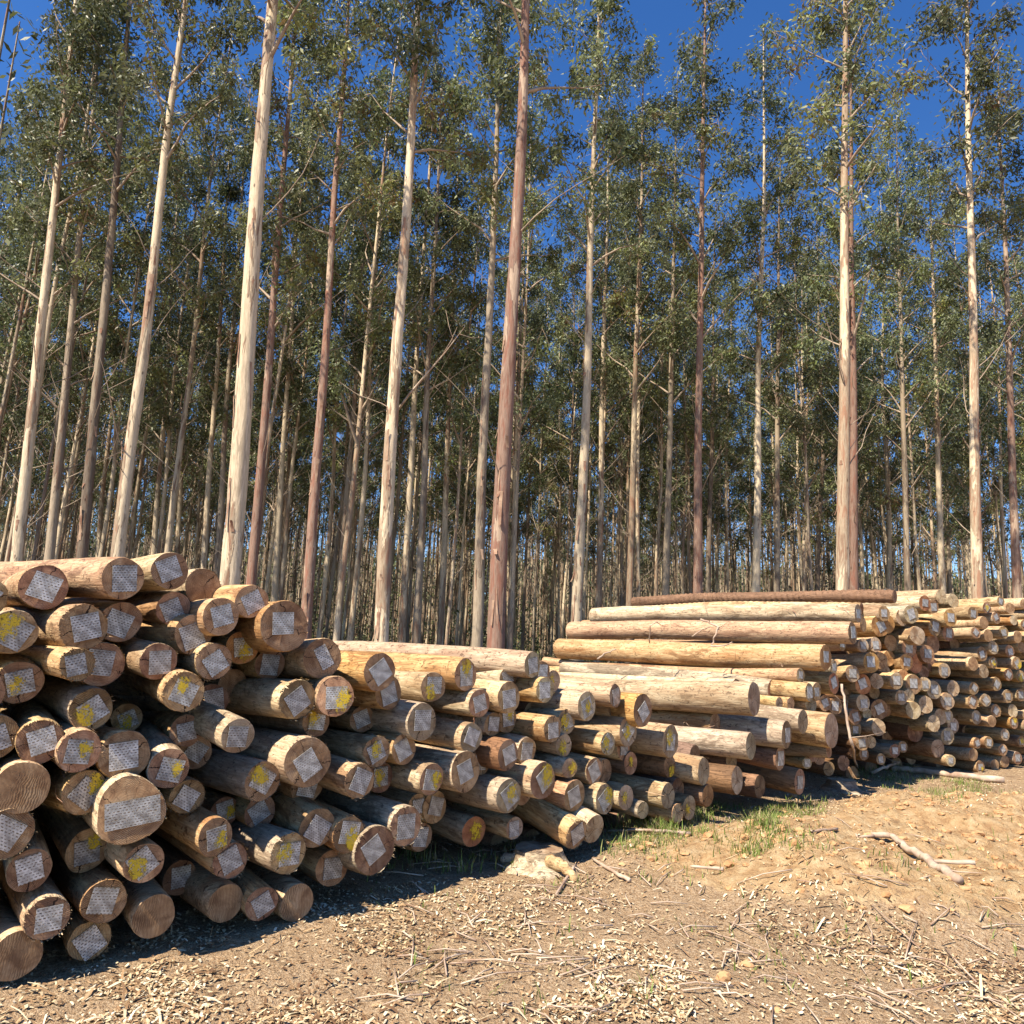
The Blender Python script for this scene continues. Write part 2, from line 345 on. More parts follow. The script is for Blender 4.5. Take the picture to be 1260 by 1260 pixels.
# ------------------------------------------------------------------ trees
CROWN_LO = 0.43
def make_trunk(H, r0, seed, seg, rings, bend=0.22):
    rnd = random.Random(seed); pts, rad = [], []
    for i in range(rings + 1):
        t = i / rings; z = H * t
        wx = bend * n3(z * 0.13, seed * 3.7, 0) * min(1, z / 3); wy = bend * n3(z * 0.13, seed * 1.9, 7) * min(1, z / 3)
        pts.append(Vector((wx, wy, z - 0.15 * (i == 0))))
        r = r0 * (1 - t) ** 0.8 * 0.92 + 0.012
        r *= 1 + 0.35 * math.exp(-z / 0.35) + 0.03 * n3(z * 1.7, seed, 3)
        rad.append(r)
    vs, fs = [], []; tube(vs, fs, pts, rad, seg, False, 0.10, seed)
    return vs, fs, pts, rad
def leaf_clump(vs, fs, at_, c, rad, n, rnd, tone, size):
    for _ in range(n):
        d = Vector((rnd.gauss(0, 0.85), rnd.gauss(0, 0.85), rnd.gauss(-0.2, 1.0)))
        p = c + d * rad * 0.5
        th = rnd.uniform(0, 6.283); dr = Vector((math.cos(th) * 0.75, math.sin(th) * 0.75, -rnd.uniform(0.1, 1.3))).normalized()
        sd = dr.cross(Vector((rnd.gauss(0, 1), rnd.gauss(0, 1), rnd.gauss(0, 1)))); 
        if sd.length < 0.05: continue
        sd.normalize(); L = size * rnd.uniform(0.6, 1.35); W = L * rnd.uniform(0.26, 0.42)
        b = len(vs)
        vs += [p, p + dr * L * 0.4 + sd * W * 0.5, p + dr * L, p + dr * L * 0.5 - sd * W * 0.5]
        fs.append((b, b + 1, b + 2, b + 3)); at_.append(max(0, min(1, tone + rnd.gauss(0, 0.17))))
def make_crown(H, seed, pts, rad, n_limb, dens, size, lo, spread):
    """limb tubes + leaves; returns two meshes' data"""
    rnd = random.Random(seed * 7 + 1)
    bv, bf, lv, lf, la = [], [], [], [], []
    def trunk_at(z):
        t = z / H * (len(pts) - 1); i = min(int(t), len(pts) - 2); f = t - i
        return pts[i].lerp(pts[i + 1], f), rad[i] * (1 - f) + rad[i + 1] * f
    for i in range(n_limb):
        f = (i + rnd.random()) / n_limb; z = H * (lo + (0.97 - lo) * f)
        p, r = trunk_at(z); th = i * 2.4 + rnd.uniform(-0.6, 0.6)
        L = spread * (1.25 - 0.75 * f) * rnd.uniform(0.55, 1.25)
        up = rnd.uniform(0.6, 1.5)
        d = Vector((math.cos(th), math.sin(th), up)).normalized()
        q = [p]
        for k in range(1, 5):
            d = (d + Vector((rnd.gauss(0, 0.13), rnd.gauss(0, 0.13), rnd.gauss(-0.03, 0.1)))).normalized()
            q.append(q[-1] + d * L / 4)
        rl = min(r * 0.5, 0.022 + 0.012 * L)
        tube(bv, bf, q, [rl, rl * 0.75, rl * 0.5, rl * 0.32, rl * 0.15], 4, False)
        nc = int(rnd.randint(5, 8) * dens)
        tone0 = rnd.choice([0.15, 0.25, 0.35, 0.45, 0.55, 0.75])
        for k in range(nc):
            s = rnd.uniform(0.45, 1.08); s4 = min(s * 4, 3.999); b0 = q[int(s4)].lerp(q[int(s4) + 1], s4 % 1)
            c = b0 + Vector((rnd.gauss(0, 0.27), rnd.gauss(0, 0.27), rnd.gauss(-0.05, 0.27)))
            if rnd.random() < 0.6: tube(bv, bf, [b0, b0.lerp(c, 0.5) + Vector((0, 0, 0.05)), c], [rl * 0.3, rl * 0.2, 0.004], 3, False)
            leaf_clump(lv, lf, la, c, rnd.uniform(0.24, 0.50), int(rnd.randint(46, 84)), rnd, tone0 + rnd.gauss(0, 0.1), size)
    return bv, bf, lv, lf, la
def dead_branches(bv, bf, H, seed, pts, rad, n, z0, z1, twigs=True):
    rnd = random.Random(seed * 13 + 5)
    for _ in range(n):
        z = rnd.uniform(z0, z1); t = z / H * (len(pts) - 1); i = int(t); p = pts[i].lerp(pts[i + 1], t - i)
        th = rnd.uniform(0, 6.283); up = rnd.uniform(0.5, 1.6); L = rnd.uniform(0.6, 2.8)
        d = Vector((math.cos(th), math.sin(th), up)).normalized(); q = [p]
        for k in range(5):
            d = (d + Vector((rnd.gauss(0, 0.13), rnd.gauss(0, 0.13), rnd.gauss(0.05, 0.12)))).normalized(); q.append(q[-1] + d * L / 5)
        r = 0.007 + 0.0045 * L
        tube(bv, bf, q, [r, r * 0.8, r * 0.65, r * 0.5, r * 0.35, r * 0.15], 4, False)
        for k in range(rnd.randint(1, 3) if twigs else 0):
            j = rnd.randint(1, 4); e = (d + Vector((rnd.gauss(0, 0.6), rnd.gauss(0, 0.6), rnd.gauss(0.2, 0.3)))).normalized()
            l2 = rnd.uniform(0.2, 0.9); tube(bv, bf, [q[j], q[j] + e * l2 * 0.5, q[j] + e * l2 + Vector((0, 0, 0.06))], [r * 0.45, r * 0.3, r * 0.1], 3, False)
def leafmesh(name, lv, lf, la):
    me = mesh(name, lv, lf, False)
    a = me.attributes.new('leaf', 'FLOAT', 'FACE'); a.data.foreach_set('value', la); return me

# shared kinds (unit height 25 m, trunk radius .17)
VAR = []
for s in range(8):
    H = 25.0
    tv, tf, pts, rad = make_trunk(H, 0.165, s + 1, 10, 26, 0.35)
    bv, bf, lv, lf, la = make_crown(H, s + 1, pts, rad, 19, 1.0, 0.17, (0.30, 0.36, 0.42, 0.46)[s % 4], 2.5)
    dead_branches(bv, bf, H, s + 1, pts, rad, 24, 3.0, 13.5)
    VAR.append((mesh('trunk', tv, tf), mesh('branches', bv, bf), leafmesh('crown', lv, lf, la)))
for tm_, bm_, lm_ in VAR:
    tm_.materials.append(M_BARK); bm_.materials.append(M_TWIG); lm_.materials.append(M_LEAF)
VARD = []                       # same shapes with darker bark
for tm_, bm_, lm_ in VAR[:4]:
    c = tm_.copy(); c.materials.clear(); c.materials.append(M_BARKD); VARD.append((c, bm_, lm_))

def tree(loc, s, H, axis, spin, var, label, group=None, cat='tree', own=None):
    root = link('eucalyptus_tree', None); root.location = loc
    q = Vector((0, 0, 1)).rotation_difference(axis) @ Matrix.Rotation(spin, 3, 'Z').to_quaternion()
    root.rotation_mode = 'QUATERNION'; root.rotation_quaternion = q
    tag(root, label, cat, group)
    tm_, bm_, lm_ = own or var
    for nm, me in (('trunk', tm_), ('branches', bm_), ('crown', lm_)):
        o = bpy.data.objects.new(nm, me); C.objects.link(o); o.parent = root
        o.scale = (1, 1, 1) if own else ((s, s, H / 25.0) if nm == 'trunk' else (H / 25.0,) * 3)
    return root

# hero trunks: (x at y0, y0, x at y1, y1, width px near the base, material, label)
HERO = [
 (283, 700, 322, 181, 28, 'c', 'thickest smooth cream trunk, rising right behind the near end of the log pile'),
 (148, 670, 205, 181, 18, 'c', 'cream trunk with pink peeling bark, leaning above the topmost logs at far left'),
 (98, 690, 146, 181, 15, 'd', 'dark shaded trunk at the left edge of the photo, leaning over to the right'),
 (62, 690, 108, 181, 13, 'd', 'tall brown trunk just beyond the left edge of the photo'),
 (309, 700, 351, 181, 14, 'r', 'dark reddish trunk close behind the thickest cream trunk'),
 (339, 715, 362, 330, 9, 'c', 'slim cream trunk between the dark reddish trunk and the one with pink bark'),
 (379, 740, 416, 181, 15, 'r', 'trunk with red-brown lower bark turning cream higher up, left of the dark slim one'),
 (420, 720, 455, 181, 9, 'd', 'slim dark trunk crossing the open sky left of centre'),
 (470, 780, 503, 181, 20, 'c', 'sturdy cream trunk with a long pale dead branch, left of centre'),
 (493, 790, 518, 380, 10, 'c', 'slim trunk directly right of the sturdy cream one with the dead branch'),
 (513, 780, 534, 330, 11, 'd', 'brown trunk third to the right of the sturdy cream one'),
 (543, 760, 556, 400, 9, 'c', 'slim pale trunk standing alone left of the two thick central trunks'),
 (586, 790, 610, 181, 15, 'd', 'grey-brown trunk just left of the thick red-barked central trunk'),
 (611, 795, 639, 181, 24, 'r', 'thick red-barked trunk in the very centre of the forest edge'),
 (627, 790, 646, 250, 8, 'c', 'thin sunlit trunk hidden close behind the thick red-barked central trunk'),
 (709, 760, 731, 181, 15, 'c', 'tall cream trunk with purple-brown base at the left end of the far log stack'),
 (736, 745, 745, 330, 9, 'c', 'slim trunk right of the tall one with the purple-brown base'),
 (775, 745, 788, 250, 10, 'c', 'pale trunk above the left tips of the topmost long logs'),
 (759, 740, 764, 470, 6, 'c', 'very thin trunk left of the pale one above the long log tips'),
 (819, 740, 829, 300, 10, 'd', 'brown trunk halfway along the ribbed topmost log'),
 (856, 740, 865, 181, 13, 'r', 'straight trunk, purple-brown above and cream below, over the far log stack'),
 (871, 740, 880, 330, 8, 'd', 'thin brown trunk touching the straight purple-brown one on its right'),
 (893, 735, 897, 480, 6, 'c', 'thin pale trunk, second right of the straight purple-brown one'),
 (930, 735, 938, 230, 11, 'c', 'pale flaking trunk midway between the purple-brown and the twin trunk'),
 (954, 730, 959, 330, 9, 'd', 'brown trunk right beside the pale flaking one over the far stack'),
 (991, 730, 992, 520, 6, 'c', 'thin pale trunk left of the bright twin-stemmed tree'),
 (1009, 728, 1008, 470, 7, 'd', 'thin brown trunk nearest on the left of the bright twin-stemmed tree'),
 (1038, 728, 1040, 181, 18, 'c', 'bright cream front stem of the twin trunk near the right side'),
 (1049, 728, 1047, 181, 13, 'r', 'shaded red-brown rear stem of the twin trunk near the right side'),
 (1090, 725, 1086, 480, 7, 'c', 'thin pale trunk first on the right of the twin trunk'),
 (1117, 725, 1106, 300, 9, 'd', 'brown trunk second on the right of the twin trunk'),
 (1161, 728, 1148, 330, 9, 'c', 'pale trunk near the right edge of the photo above the log ends'),
 (1169, 728, 1158, 430, 6, 'd', 'thin trunk at the very right edge of the photo'),
 (189, 680, 207, 420, 8, 'c', 'slim pale trunk right of the one with pink peeling bark'),
 (219, 680, 236, 420, 7, 'c', 'slim trunk above the second topmost log of the near pile'),
 (252, 690, 275, 330, 9, 'c', 'slim flaking trunk left of the thickest cream trunk'),
 (266, 700, 292, 330, 9, 'd', 'thin brown trunk almost hidden behind the thickest cream trunk'),
 (120, 690, 140, 450, 7, 'c', 'thin pale trunk between the dark edge trunk and the pink-barked one'),
 (1204, 730, 1194, 181, 15, 'c', 'cream trunk just beyond the right edge of the photo'),
 (1250, 735, 1232, 181, 12, 'r', 'reddish trunk beyond the right edge, behind the log stack'),
 (20, 690, 78, 150, 16, 'c', 'pale leaning trunk beyond the left edge above the near pile'),
]
MB = {'c': M_BARK, 'r': M_BARKR, 'd': M_BARKD}
taken = []
for i, (x0, y0, x1, y1, wpx, kind, lab) in enumerate(HERO):
    dia = 0.24 + 0.006 * wpx
    D = dia * F / wpx * 0.98
    p0, p1 = at(x0, y0, D), at(x1, y1, D)
    ax = (p1 - p0).normalized(); base = p0 - ax * (p0.z / ax.z); base.z = gz(base.x, base.y) - 0.02
    H = random.uniform(23.5, 27); taken.append((base.x, base.y))
    if wpx >= 8:
        near = D < 20
        tv, tf, pts, rad = make_trunk(H, dia / 2 * 0.96, 40 + i, 22 if near else 12, 90 if near else 34, 0.10)
        bv, bf, lv, lf, la = make_crown(H, 40 + i, pts, rad, 24, 0.9, 0.17, 0.52 if near else 0.42, 2.1)
        own_db = []
        for q_ in range(6 if near else 10):
            dv, df = [], []; dead_branches(dv, df, H, 400 + i * 20 + q_, pts, rad, 1, 4.5, 13.5, False); own_db.append((dv, df))
        own = (mesh('trunk', tv, tf), mesh('branches', bv, bf), leafmesh('crown', lv, lf, la))
        own[0].materials.append(MB[kind]); own[1].materials.append(M_TWIG); own[2].materials.append(M_LEAF)
        root = tree(base, 1, H, ax, 0, None, lab, own=own)
        for dv, df in own_db: link('dead_branch', mesh('dead_branch', dv, df), [M_TWIG], root)
        # strips of bark peeling off the nearest trunks
        rnd = random.Random(i + 3)
        for _ in range(16 if near else 0):
            z = rnd.uniform(1.2, 10.8); th = rnd.uniform(2.6, 6.8); L = rnd.choice((rnd.uniform(0.1, 0.35), rnd.uniform(0.4, 1.0))); wd = rnd.uniform(0.012, 0.045); lift = rnd.uniform(0.01, 0.07); sg = rnd.choice((-1, 1, -1)); tw = rnd.uniform(-.25, .25); pv, pf = [], []
            n_ = 8
            for k in range(n_):
                u = k / (n_ - 1); zz = z + sg * L * u; f = max(0, min(zz, H - .1)) / H * (len(pts) - 1); c = pts[int(f)].lerp(pts[int(f) + 1], f % 1); r = rad[int(f)]
                for q in (-1, 0, 1):
                    t_ = th + tw * u + q * wd * (1 - .55 * u) * (1 + .4 * n3(u * 5, i + _, q)) / r; ro = r * 1.03 + .003 + lift * u * u - abs(q) * .004 * u
                    pv.append(c + Vector((math.cos(t_) * ro, math.sin(t_) * ro, zz - c.z)))
            for k in range(n_ - 1):
                for q in (0, 1): pf.append((3 * k + q, 3 * k + q + 1, 3 * k + q + 4, 3 * k + q + 3))
            link('bark_flake', mesh('bark_flake', pv, pf), [M_PEEL], root)
    else:
        tree(base, dia / 0.33, H, ax, random.uniform(0, 6.28), random.choice(VAR if kind == 'c' else VARD), lab)
# the long pale dead branch of the sturdy cream trunk
b0_, b1_, b2_ = at(482, 515, 16.3), at(525, 460, 16.0), at(572, 402, 15.6)
bv, bf = [], []; tube(bv, bf, [b0_, b0_.lerp(b1_, 0.5) + Vector((0, 0, .05)), b1_, b1_.lerp(b2_, 0.5) - Vector((0, 0, .04)), b2_], [0.032, 0.028, 0.022, 0.014, 0.005], 6)
for f_, e_ in ((0.45, (0.25, 0, 0.5)), (0.7, (-0.2, 0, 0.6)), (0.85, (0.5, 0.1, -0.1))):
    q0 = b1_.lerp(b2_, f_); tube(bv, bf, [q0, q0 + Vector(e_) * 0.6, q0 + Vector(e_) * 1.1 + Vector((0, 0, .1))], [0.010, 0.007, 0.003], 4)
hero9 = [o for o in C.objects if o.get('label', '').startswith('sturdy cream')][0]
bpy.context.view_layer.update()
o = link('dead_branch', mesh('dead_branch', bv, bf), [M_STICK], hero9); o.matrix_parent_inverse = hero9.matrix_world.inverted()

# the plantation behind: rows of slender trees
cand = []
rr = random.Random(5)
def forest_edge(x): return 17.5 + 0.30 * x
for iy in range(0, 60):
    for ix in range(-45, 70):
        x = ix * 3.0 + rr.gauss(0, 0.45) + (iy % 2) * 0.4; y = 19 + iy * 2.7 + rr.gauss(0, 0.35)
        if y < forest_edge(x) + 7 or rr.random() < 0.17: continue
        u = x / y
        if abs(u) > 1.15 or any((x - a) ** 2 + (y - b) ** 2 < 2.2 for a, b in taken): continue
        cand.append((math.hypot(x, y), x, y))
cand.sort()
side = [c for c in cand if abs(c[1] / c[2]) > 0.80 and c[0] < 75]; cand = [c for c in cand if abs(c[1] / c[2]) <= 0.80]
N_IND = 255
for k, (d, x, y) in enumerate(cand[:N_IND]):
    H = rr.uniform(22, 27); s = rr.uniform(0.44, 0.76)
    ax = Vector((rr.gauss(0.0, 0.014), rr.gauss(0, 0.014), 1)).normalized()
    dk = rr.random() < 0.22
    tree((x, y, gz(x, y) - 0.03), s, H, ax, rr.uniform(0, 6.28), rr.choice(VARD if dk else VAR),
         'slender eucalyptus deep in the plantation among many like it', 'slender trees inside the plantation')
# the far rows that read as one mass
fv, ff, cv, cf, ca = [], [], [], [], []
far = cand[N_IND:]
rr.shuffle(far)
for k, (d, x, y) in enumerate(side + far[:900]):
    if d > 150: continue
    H = rr.uniform(22, 27); z0 = gz(x, y); r = rr.uniform(0.11, 0.16)
    tube(fv, ff, [Vector((x, y, z0 - .1)), Vector((x + rr.gauss(0, .15), y, z0 + H * .5)), Vector((x + rr.gauss(0, .25), y, z0 + H))], [r, r * .7, .02], 5, False)
    for _k in range(3 if d < 130 else 1):
        x2, y2, r2 = x + rr.uniform(-2, 2), y + rr.uniform(-1.5, 1.5), r * rr.uniform(.5, .9)
        tube(fv, ff, [Vector((x2, y2, z0 - .1)), Vector((x2 + rr.gauss(0, .2), y2, z0 + H * .45)), Vector((x2 + rr.gauss(0, .3), y2, z0 + H * .85))], [r2, r2 * .7, .02], 5, False)
    for c_ in range(30):
        f = rr.random(); zz = z0 + H * (0.30 + 0.70 * f); th = rr.uniform(0, 6.28); rad_ = rr.uniform(0.1, 1.9) * (1.15 - 0.7 * f)
        leaf_clump(cv, cf, ca, Vector((x + rad_ * math.cos(th), y + rad_ * math.sin(th), zz)), 0.8, 10, rr, rr.choice([.1, .25, .4, .55]), 0.42)
far_o = link('far_plantation', None); tag(far_o, 'distant rows of the plantation blending into one mass of trunks and leaves', 'forest', kind='stuff')
t1 = link('trunks', mesh('trunks', fv, ff), [M_BARK], far_o); t2 = link('foliage', leafmesh('foliage', cv, cf, ca), [M_LEAF], far_o)
t1['kind'] = 'stuff'; t2['kind'] = 'stuff'
# undergrowth on the forest floor, then the far canopy wall behind it
uv_, uf_, ua_ = [], [], []
for _ in range(2600):
    y = rr.uniform(32, 70) if rr.random() < .2 else rr.uniform(60, 150); x = rr.uniform(-0.8, 0.8) * y
    if y < forest_edge(x) + 9: continue
    hgt = rr.uniform(0.4, 1.5) if rr.random() < 0.35 else rr.uniform(1, 2.0 + 0.085 * y)
    for c_ in range(4):
        leaf_clump(uv_, uf_, ua_, Vector((x + rr.gauss(0, .5), y + rr.gauss(0, .5), gz(x, y) + hgt * rr.random())), 0.5 + y * .005, 14, rr, rr.choice([.1, .2, .35, .6]), 0.18 + y * .0022)
for _ in range(12000):  # tall wall of distant canopy, added to close the sky gaps between trunks
    y = rr.uniform(140, 200); x = rr.uniform(-0.85, 0.85) * y
    leaf_clump(uv_, uf_, ua_, Vector((x, y, gz(x, y) + (1 + .13 * y) * rr.random())), 1.3, 14, rr, rr.choice([.0, .1, .2, .9]), 1.5)
tag(link('undergrowth', leafmesh('undergrowth', uv_, uf_, ua_), [M_LEAF]), 'low scrub and saplings on the plantation floor, with the distant canopy behind', 'undergrowth', kind='stuff')

# ------------------------------------------------------------------ logs
FP0, FD = Vector((-0.97, 5.0)), Vector((4.12, 3.4)).normalized()      # line on which the near piles end
BP0, BD = Vector((4.75, 10.3)), Vector((2.6, 1.75)).normalized()      # the far stack's
def plane_depth(px, P0, Dv):
    d = ray(px, 800); u = d.x / d.y
    s = (u * P0.y - P0.x) / (Dv.x - u * Dv.y); return P0.y + s * Dv.y
def make_log_body(r, L, seed, ratio_z=1.0, fray=0.0, taper=None, rib=False, lobes=0.0):
    rnd = random.Random(seed); seg = 30 if r > 0.07 else 20
    n = max(10, int(L / 0.11)); vs, fs, mi = [], [], []
    tp = taper if taper is not None else rnd.uniform(-0.02, 0.06)
    bx, bz = rnd.uniform(-0.035, 0.035), rnd.uniform(-0.014, 0.014) * L
    ph = rnd.uniform(0, 6)
    knots = [(rnd.uniform(0.1, L), rnd.uniform(0, 6.283), rnd.uniform(0.05, 0.12)) for _ in range(int(L * 1.3))]
    def rad(x, th):
        a = 1 + 0.085 * n3(math.cos(th) * 0.9 + seed, math.sin(th) * 0.9, x * 0.5) + 0.02 * n3(math.cos(th) * 3 + seed, math.sin(th) * 3, x * 2.5)
        a += 0.010 * n3(math.cos(th) * 7 + seed, math.sin(th) * 7, x * 9)
        if lobes: a += lobes * math.cos(3 * th + 0.6) * 0.5 - lobes * 0.7 * math.exp(-((th - 3.3) / 0.35) ** 2)
        for kx, kt, kr in knots:
            dx = (x - kx) / kr; dt = math.atan2(math.sin(th - kt), math.cos(th - kt)) * r / kr
            q = dx * dx + dt * dt
            if q < 4: a += 0.07 * math.exp(-q * 1.6)
        if rib: a += 0.07 * math.sin(x * 66 + th * 2.0 + 2 * n3(x * 2, seed)) * max(0.15, min(1, 0.7 + 1.2 * n3(x * 1.2, th * .4, seed)))
        return r * (1 - tp * x) * a
    # x = 0 is the cut face, the log runs towards -X
    xsn = [0.0, 0.012] + [0.012 + (L - 0.024) * (i / n) for i in range(1, n)] + [L - 0.006, L]
    if rib: xsn = [i * 0.014 for i in range(int(L / 0.014))]
    for i, x in enumerate(xsn):
        cy = bx * math.sin(math.pi * x / L) * 1.5; cz = bz * math.sin(math.pi * x / L) + 0.007 * math.sin(x * 2.3 + ph) - 0.007 * math.sin(ph)
        e = 0.975 if i in (0, len(xsn) - 1) else 1.0
        for k in range(seg):
            th = 2 * math.pi * k / seg; rr_ = rad(x, th) * e
            jx = 0
            if fray and i == 0: jx = max(0, n3(math.cos(th) * 5 + seed, math.sin(th) * 5, 1)) * 0.02 * fray
            vs.append((-x + jx, cy + rr_ * math.cos(th), cz + rr_ * math.sin(th) * ratio_z))
    m = len(xsn)
    for i in range(m - 1):
        for k in range(seg):
            k2 = (k + 1) % seg; fs.append((i * seg + k, i * seg + k2, (i + 1) * seg + k2, (i + 1) * seg + k)); mi.append(0)
    fs.append(tuple((m - 1) * seg + k for k in range(seg))[::-1]); mi.append(1)
    # torn slivers of wood and bark at the rim
    for _ in range(int(46 * fray)):
        th = rnd.uniform(0, 6.283); ro = rad(0, th); b = len(vs); w_ = rnd.uniform(0.0015, 0.007); l_ = rnd.uniform(0.003, 0.016) * (0.6 + fray) * (1.6 if rnd.random() < 0.05 else 1)
        c_, s_ = math.cos(th), math.sin(th); out = rnd.uniform(-0.4, 0.35) * l_
        vs += [(-0.012, ro * c_ - s_ * w_, ro * s_ + c_ * w_), (-0.012, ro * c_ + s_ * w_, ro * s_ - c_ * w_), (rnd.uniform(0.2, 1) * l_, (ro + out) * c_, (ro + out) * s_)]
        fs.append((b, b + 1, b + 2)); mi.append(0)
    rim = [(rad(0, 2 * math.pi * k / seg) * 0.975, 2 * math.pi * k / seg) for k in range(seg)]
    return vs, fs, mi, rim
def make_end(rim, ratio_z, seed):
    vs, fs = [(0.001 , 0, 0)], []; seg = len(rim); K = (0.35, 0.7, 1.0)
    for f in K:
        for rr_, th in rim:
            y, z = rr_ * f * math.cos(th), rr_ * f * math.sin(th) * ratio_z
            vs.append((0.001 + (0.004 * n3(y * 14 + seed, z * 14, 0) if f < 1 else -0.0005), y, z))
    for k in range(seg):
        k2 = (k + 1) % seg; fs.append((0, 1 + k, 1 + k2))
        for j in range(2): fs.append((1 + j * seg + k, 1 + (j + 1) * seg + k, 1 + (j + 1) * seg + k2, 1 + j * seg + k2))
    return vs, fs
def box(sx, sy, sz):
    v = [(x * sx, y * sy, z * sz) for x in (0, 1) for y in (-.5, .5) for z in (-.5, .5)]
    return v, [(0, 2, 3, 1), (4, 5, 7, 6), (0, 1, 5, 4), (2, 6, 7, 3), (0, 4, 6, 2), (1, 3, 7, 5)]
LOGS = []
def put_log(P, r, yaw, pitch, L, flags, tilt, seed, mats=None, psize=None, ratio_z=None, taper=None, label=None, cat='log'):
    """P: centre of the cut face; the log runs away along bearing yaw"""
    rnd = random.Random(seed * 3 + 2); zone_far = P.y > 9.6
    root = link('cut_log', None); root.location = P
    t = Vector((math.sin(yaw) * math.cos(pitch), math.cos(yaw) * math.cos(pitch), math.sin(pitch)))   # tail direction
    X = -t; Y = Vector((0, 0, 1)).cross(X).normalized(); Z = X.cross(Y)
    root.rotation_mode = 'QUATERNION'; root.rotation_quaternion = Matrix((X, Y, Z)).transposed().to_quaternion()
    rz = ratio_z or rnd.uniform(0.94, 1.05)
    fray = 1.6 if 'f' in flags else (0.5 if rnd.random() < 0.6 else 0.0)
    vs, fs, mi, rim = make_log_body(r, L, seed, rz, fray, taper, 'R' in flags, 0.10 if 'L' in flags else 0)
    bm_ = M_LOG
    q = rnd.random()
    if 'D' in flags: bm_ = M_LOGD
    elif 'W' in flags or q < 0.18: bm_ = M_LOG2
    elif 'O' in flags or q < 0.36: bm_ = M_LOG3
    em = M_ENDO if 'o' in flags else (M_ENDP if ('p' in flags) else M_END)
    body = link('body', mesh('body', vs, fs, True, mi), [bm_, em], root)
    if rnd.random() < (0.9 if 'f' in flags else 0.45):
        sv, sf = [], []
        for _ in range(rnd.randint(2, 7)):
            x0 = -rnd.uniform(0.03, 0.9); th = rnd.uniform(0.2, 3.0); Ls = rnd.uniform(0.05, 0.26); dth = rnd.uniform(-1.6, 1.6); wd = rnd.uniform(0.004, 0.013); b_ = len(sv); lf_ = rnd.uniform(0.01, 0.06)
            for k in range(6):
                u = k / 5; t_ = th + dth * u * 0.5; rr2 = r * 1.0 + 0.004 + lf_ * math.sin(math.pi * u * 0.9) * u; xx = x0 + Ls * (u - .3) * (1 if dth > 0 else -1)
                ww = wd * (1 - .6 * u)
                sv += [(xx - ww, rr2 * math.cos(t_), rr2 * math.sin(t_) * rz), (xx + ww, rr2 * math.cos(t_ + .03), rr2 * math.sin(t_ + .03) * rz)]
            for k in range(5): sf.append((b_ + 2 * k, b_ + 2 * k + 1, b_ + 2 * k + 3, b_ + 2 * k + 2))
        link('bark_shreds', mesh('bark_shreds', sv, sf), [M_PEEL], root)
    ev, ef = make_end(rim, rz, seed)
    end = link('cut_end', mesh('cut_end', ev, ef, False), [em], root)
    if 'y' in flags or 'd' in flags or ('g' in flags and not (zone_far and 'p' in flags and rnd.random() < 0.45)):
        ps = psize or min(0.135, (1.12 if P.y < 9.0 else 0.95) * r)
        sy, sz = (ps * 2.0, ps * 1.02) if 'd' in flags and 'L' in flags else ((ps, ps * 1.75) if 'd' in flags else (ps, ps * rnd.choice([1.0, 1.0, 1.12])))
        bv_, bf_ = box(0.004, sy, sz)
        off = 0.10 * r
        pl = link('nail_plate', mesh('nail_plate', bv_, bf_, False), [M_PLATE], root)
        pl.location = (0.0045, rnd.uniform(-off, off), rnd.uniform(-off, off)); pl.rotation_euler = (-R(tilt), 0, 0)
    if 'y' in flags or 'Y' in flags:
        n = 22; rr_ = r * rnd.uniform(0.50, 0.92); vs_ = [(0, 0, 0)]; ed = [1.0]; oy, oz = rnd.uniform(-.4, .4) * r, rnd.uniform(-.5, .5) * r
        for f, e in ((0.5, 0.75), (1.0, 0.0)):
            for k in range(n):
                th = 6.283 * k / n; q_ = rr_ * f * (1 + 0.25 * n3(math.cos(th) * 1.5 + seed, math.sin(th) * 1.5, f)); vs_.append((0, q_ * math.cos(th) * 0.85, q_ * math.sin(th) * 1.15)); ed.append(e)
        # keep the spray on the wood
        lim = r * 0.93; vv = []
        for (x, y, z) in vs_:
            y2, z2 = y + oy, z + oz; h_ = math.hypot(y2, z2 / rz)
            if h_ > lim: y2 *= lim / h_; z2 *= lim / h_
            vv.append((x, y2, z2))
        fs_ = [(0, 1 + k, 1 + (k + 1) % n) for k in range(n)] + [(1 + k, 1 + n + k, 1 + n + (k + 1) % n, 1 + (k + 1) % n) for k in range(n)]
        me = mesh('paint_mark', vv, fs_, False); a_ = me.attributes.new('edge', 'FLOAT', 'POINT'); a_.data.foreach_set('value', ed)
        pk = link('paint_mark', me, [M_PAINT], root); pk.location = (0.0105, 0, 0)
    return root

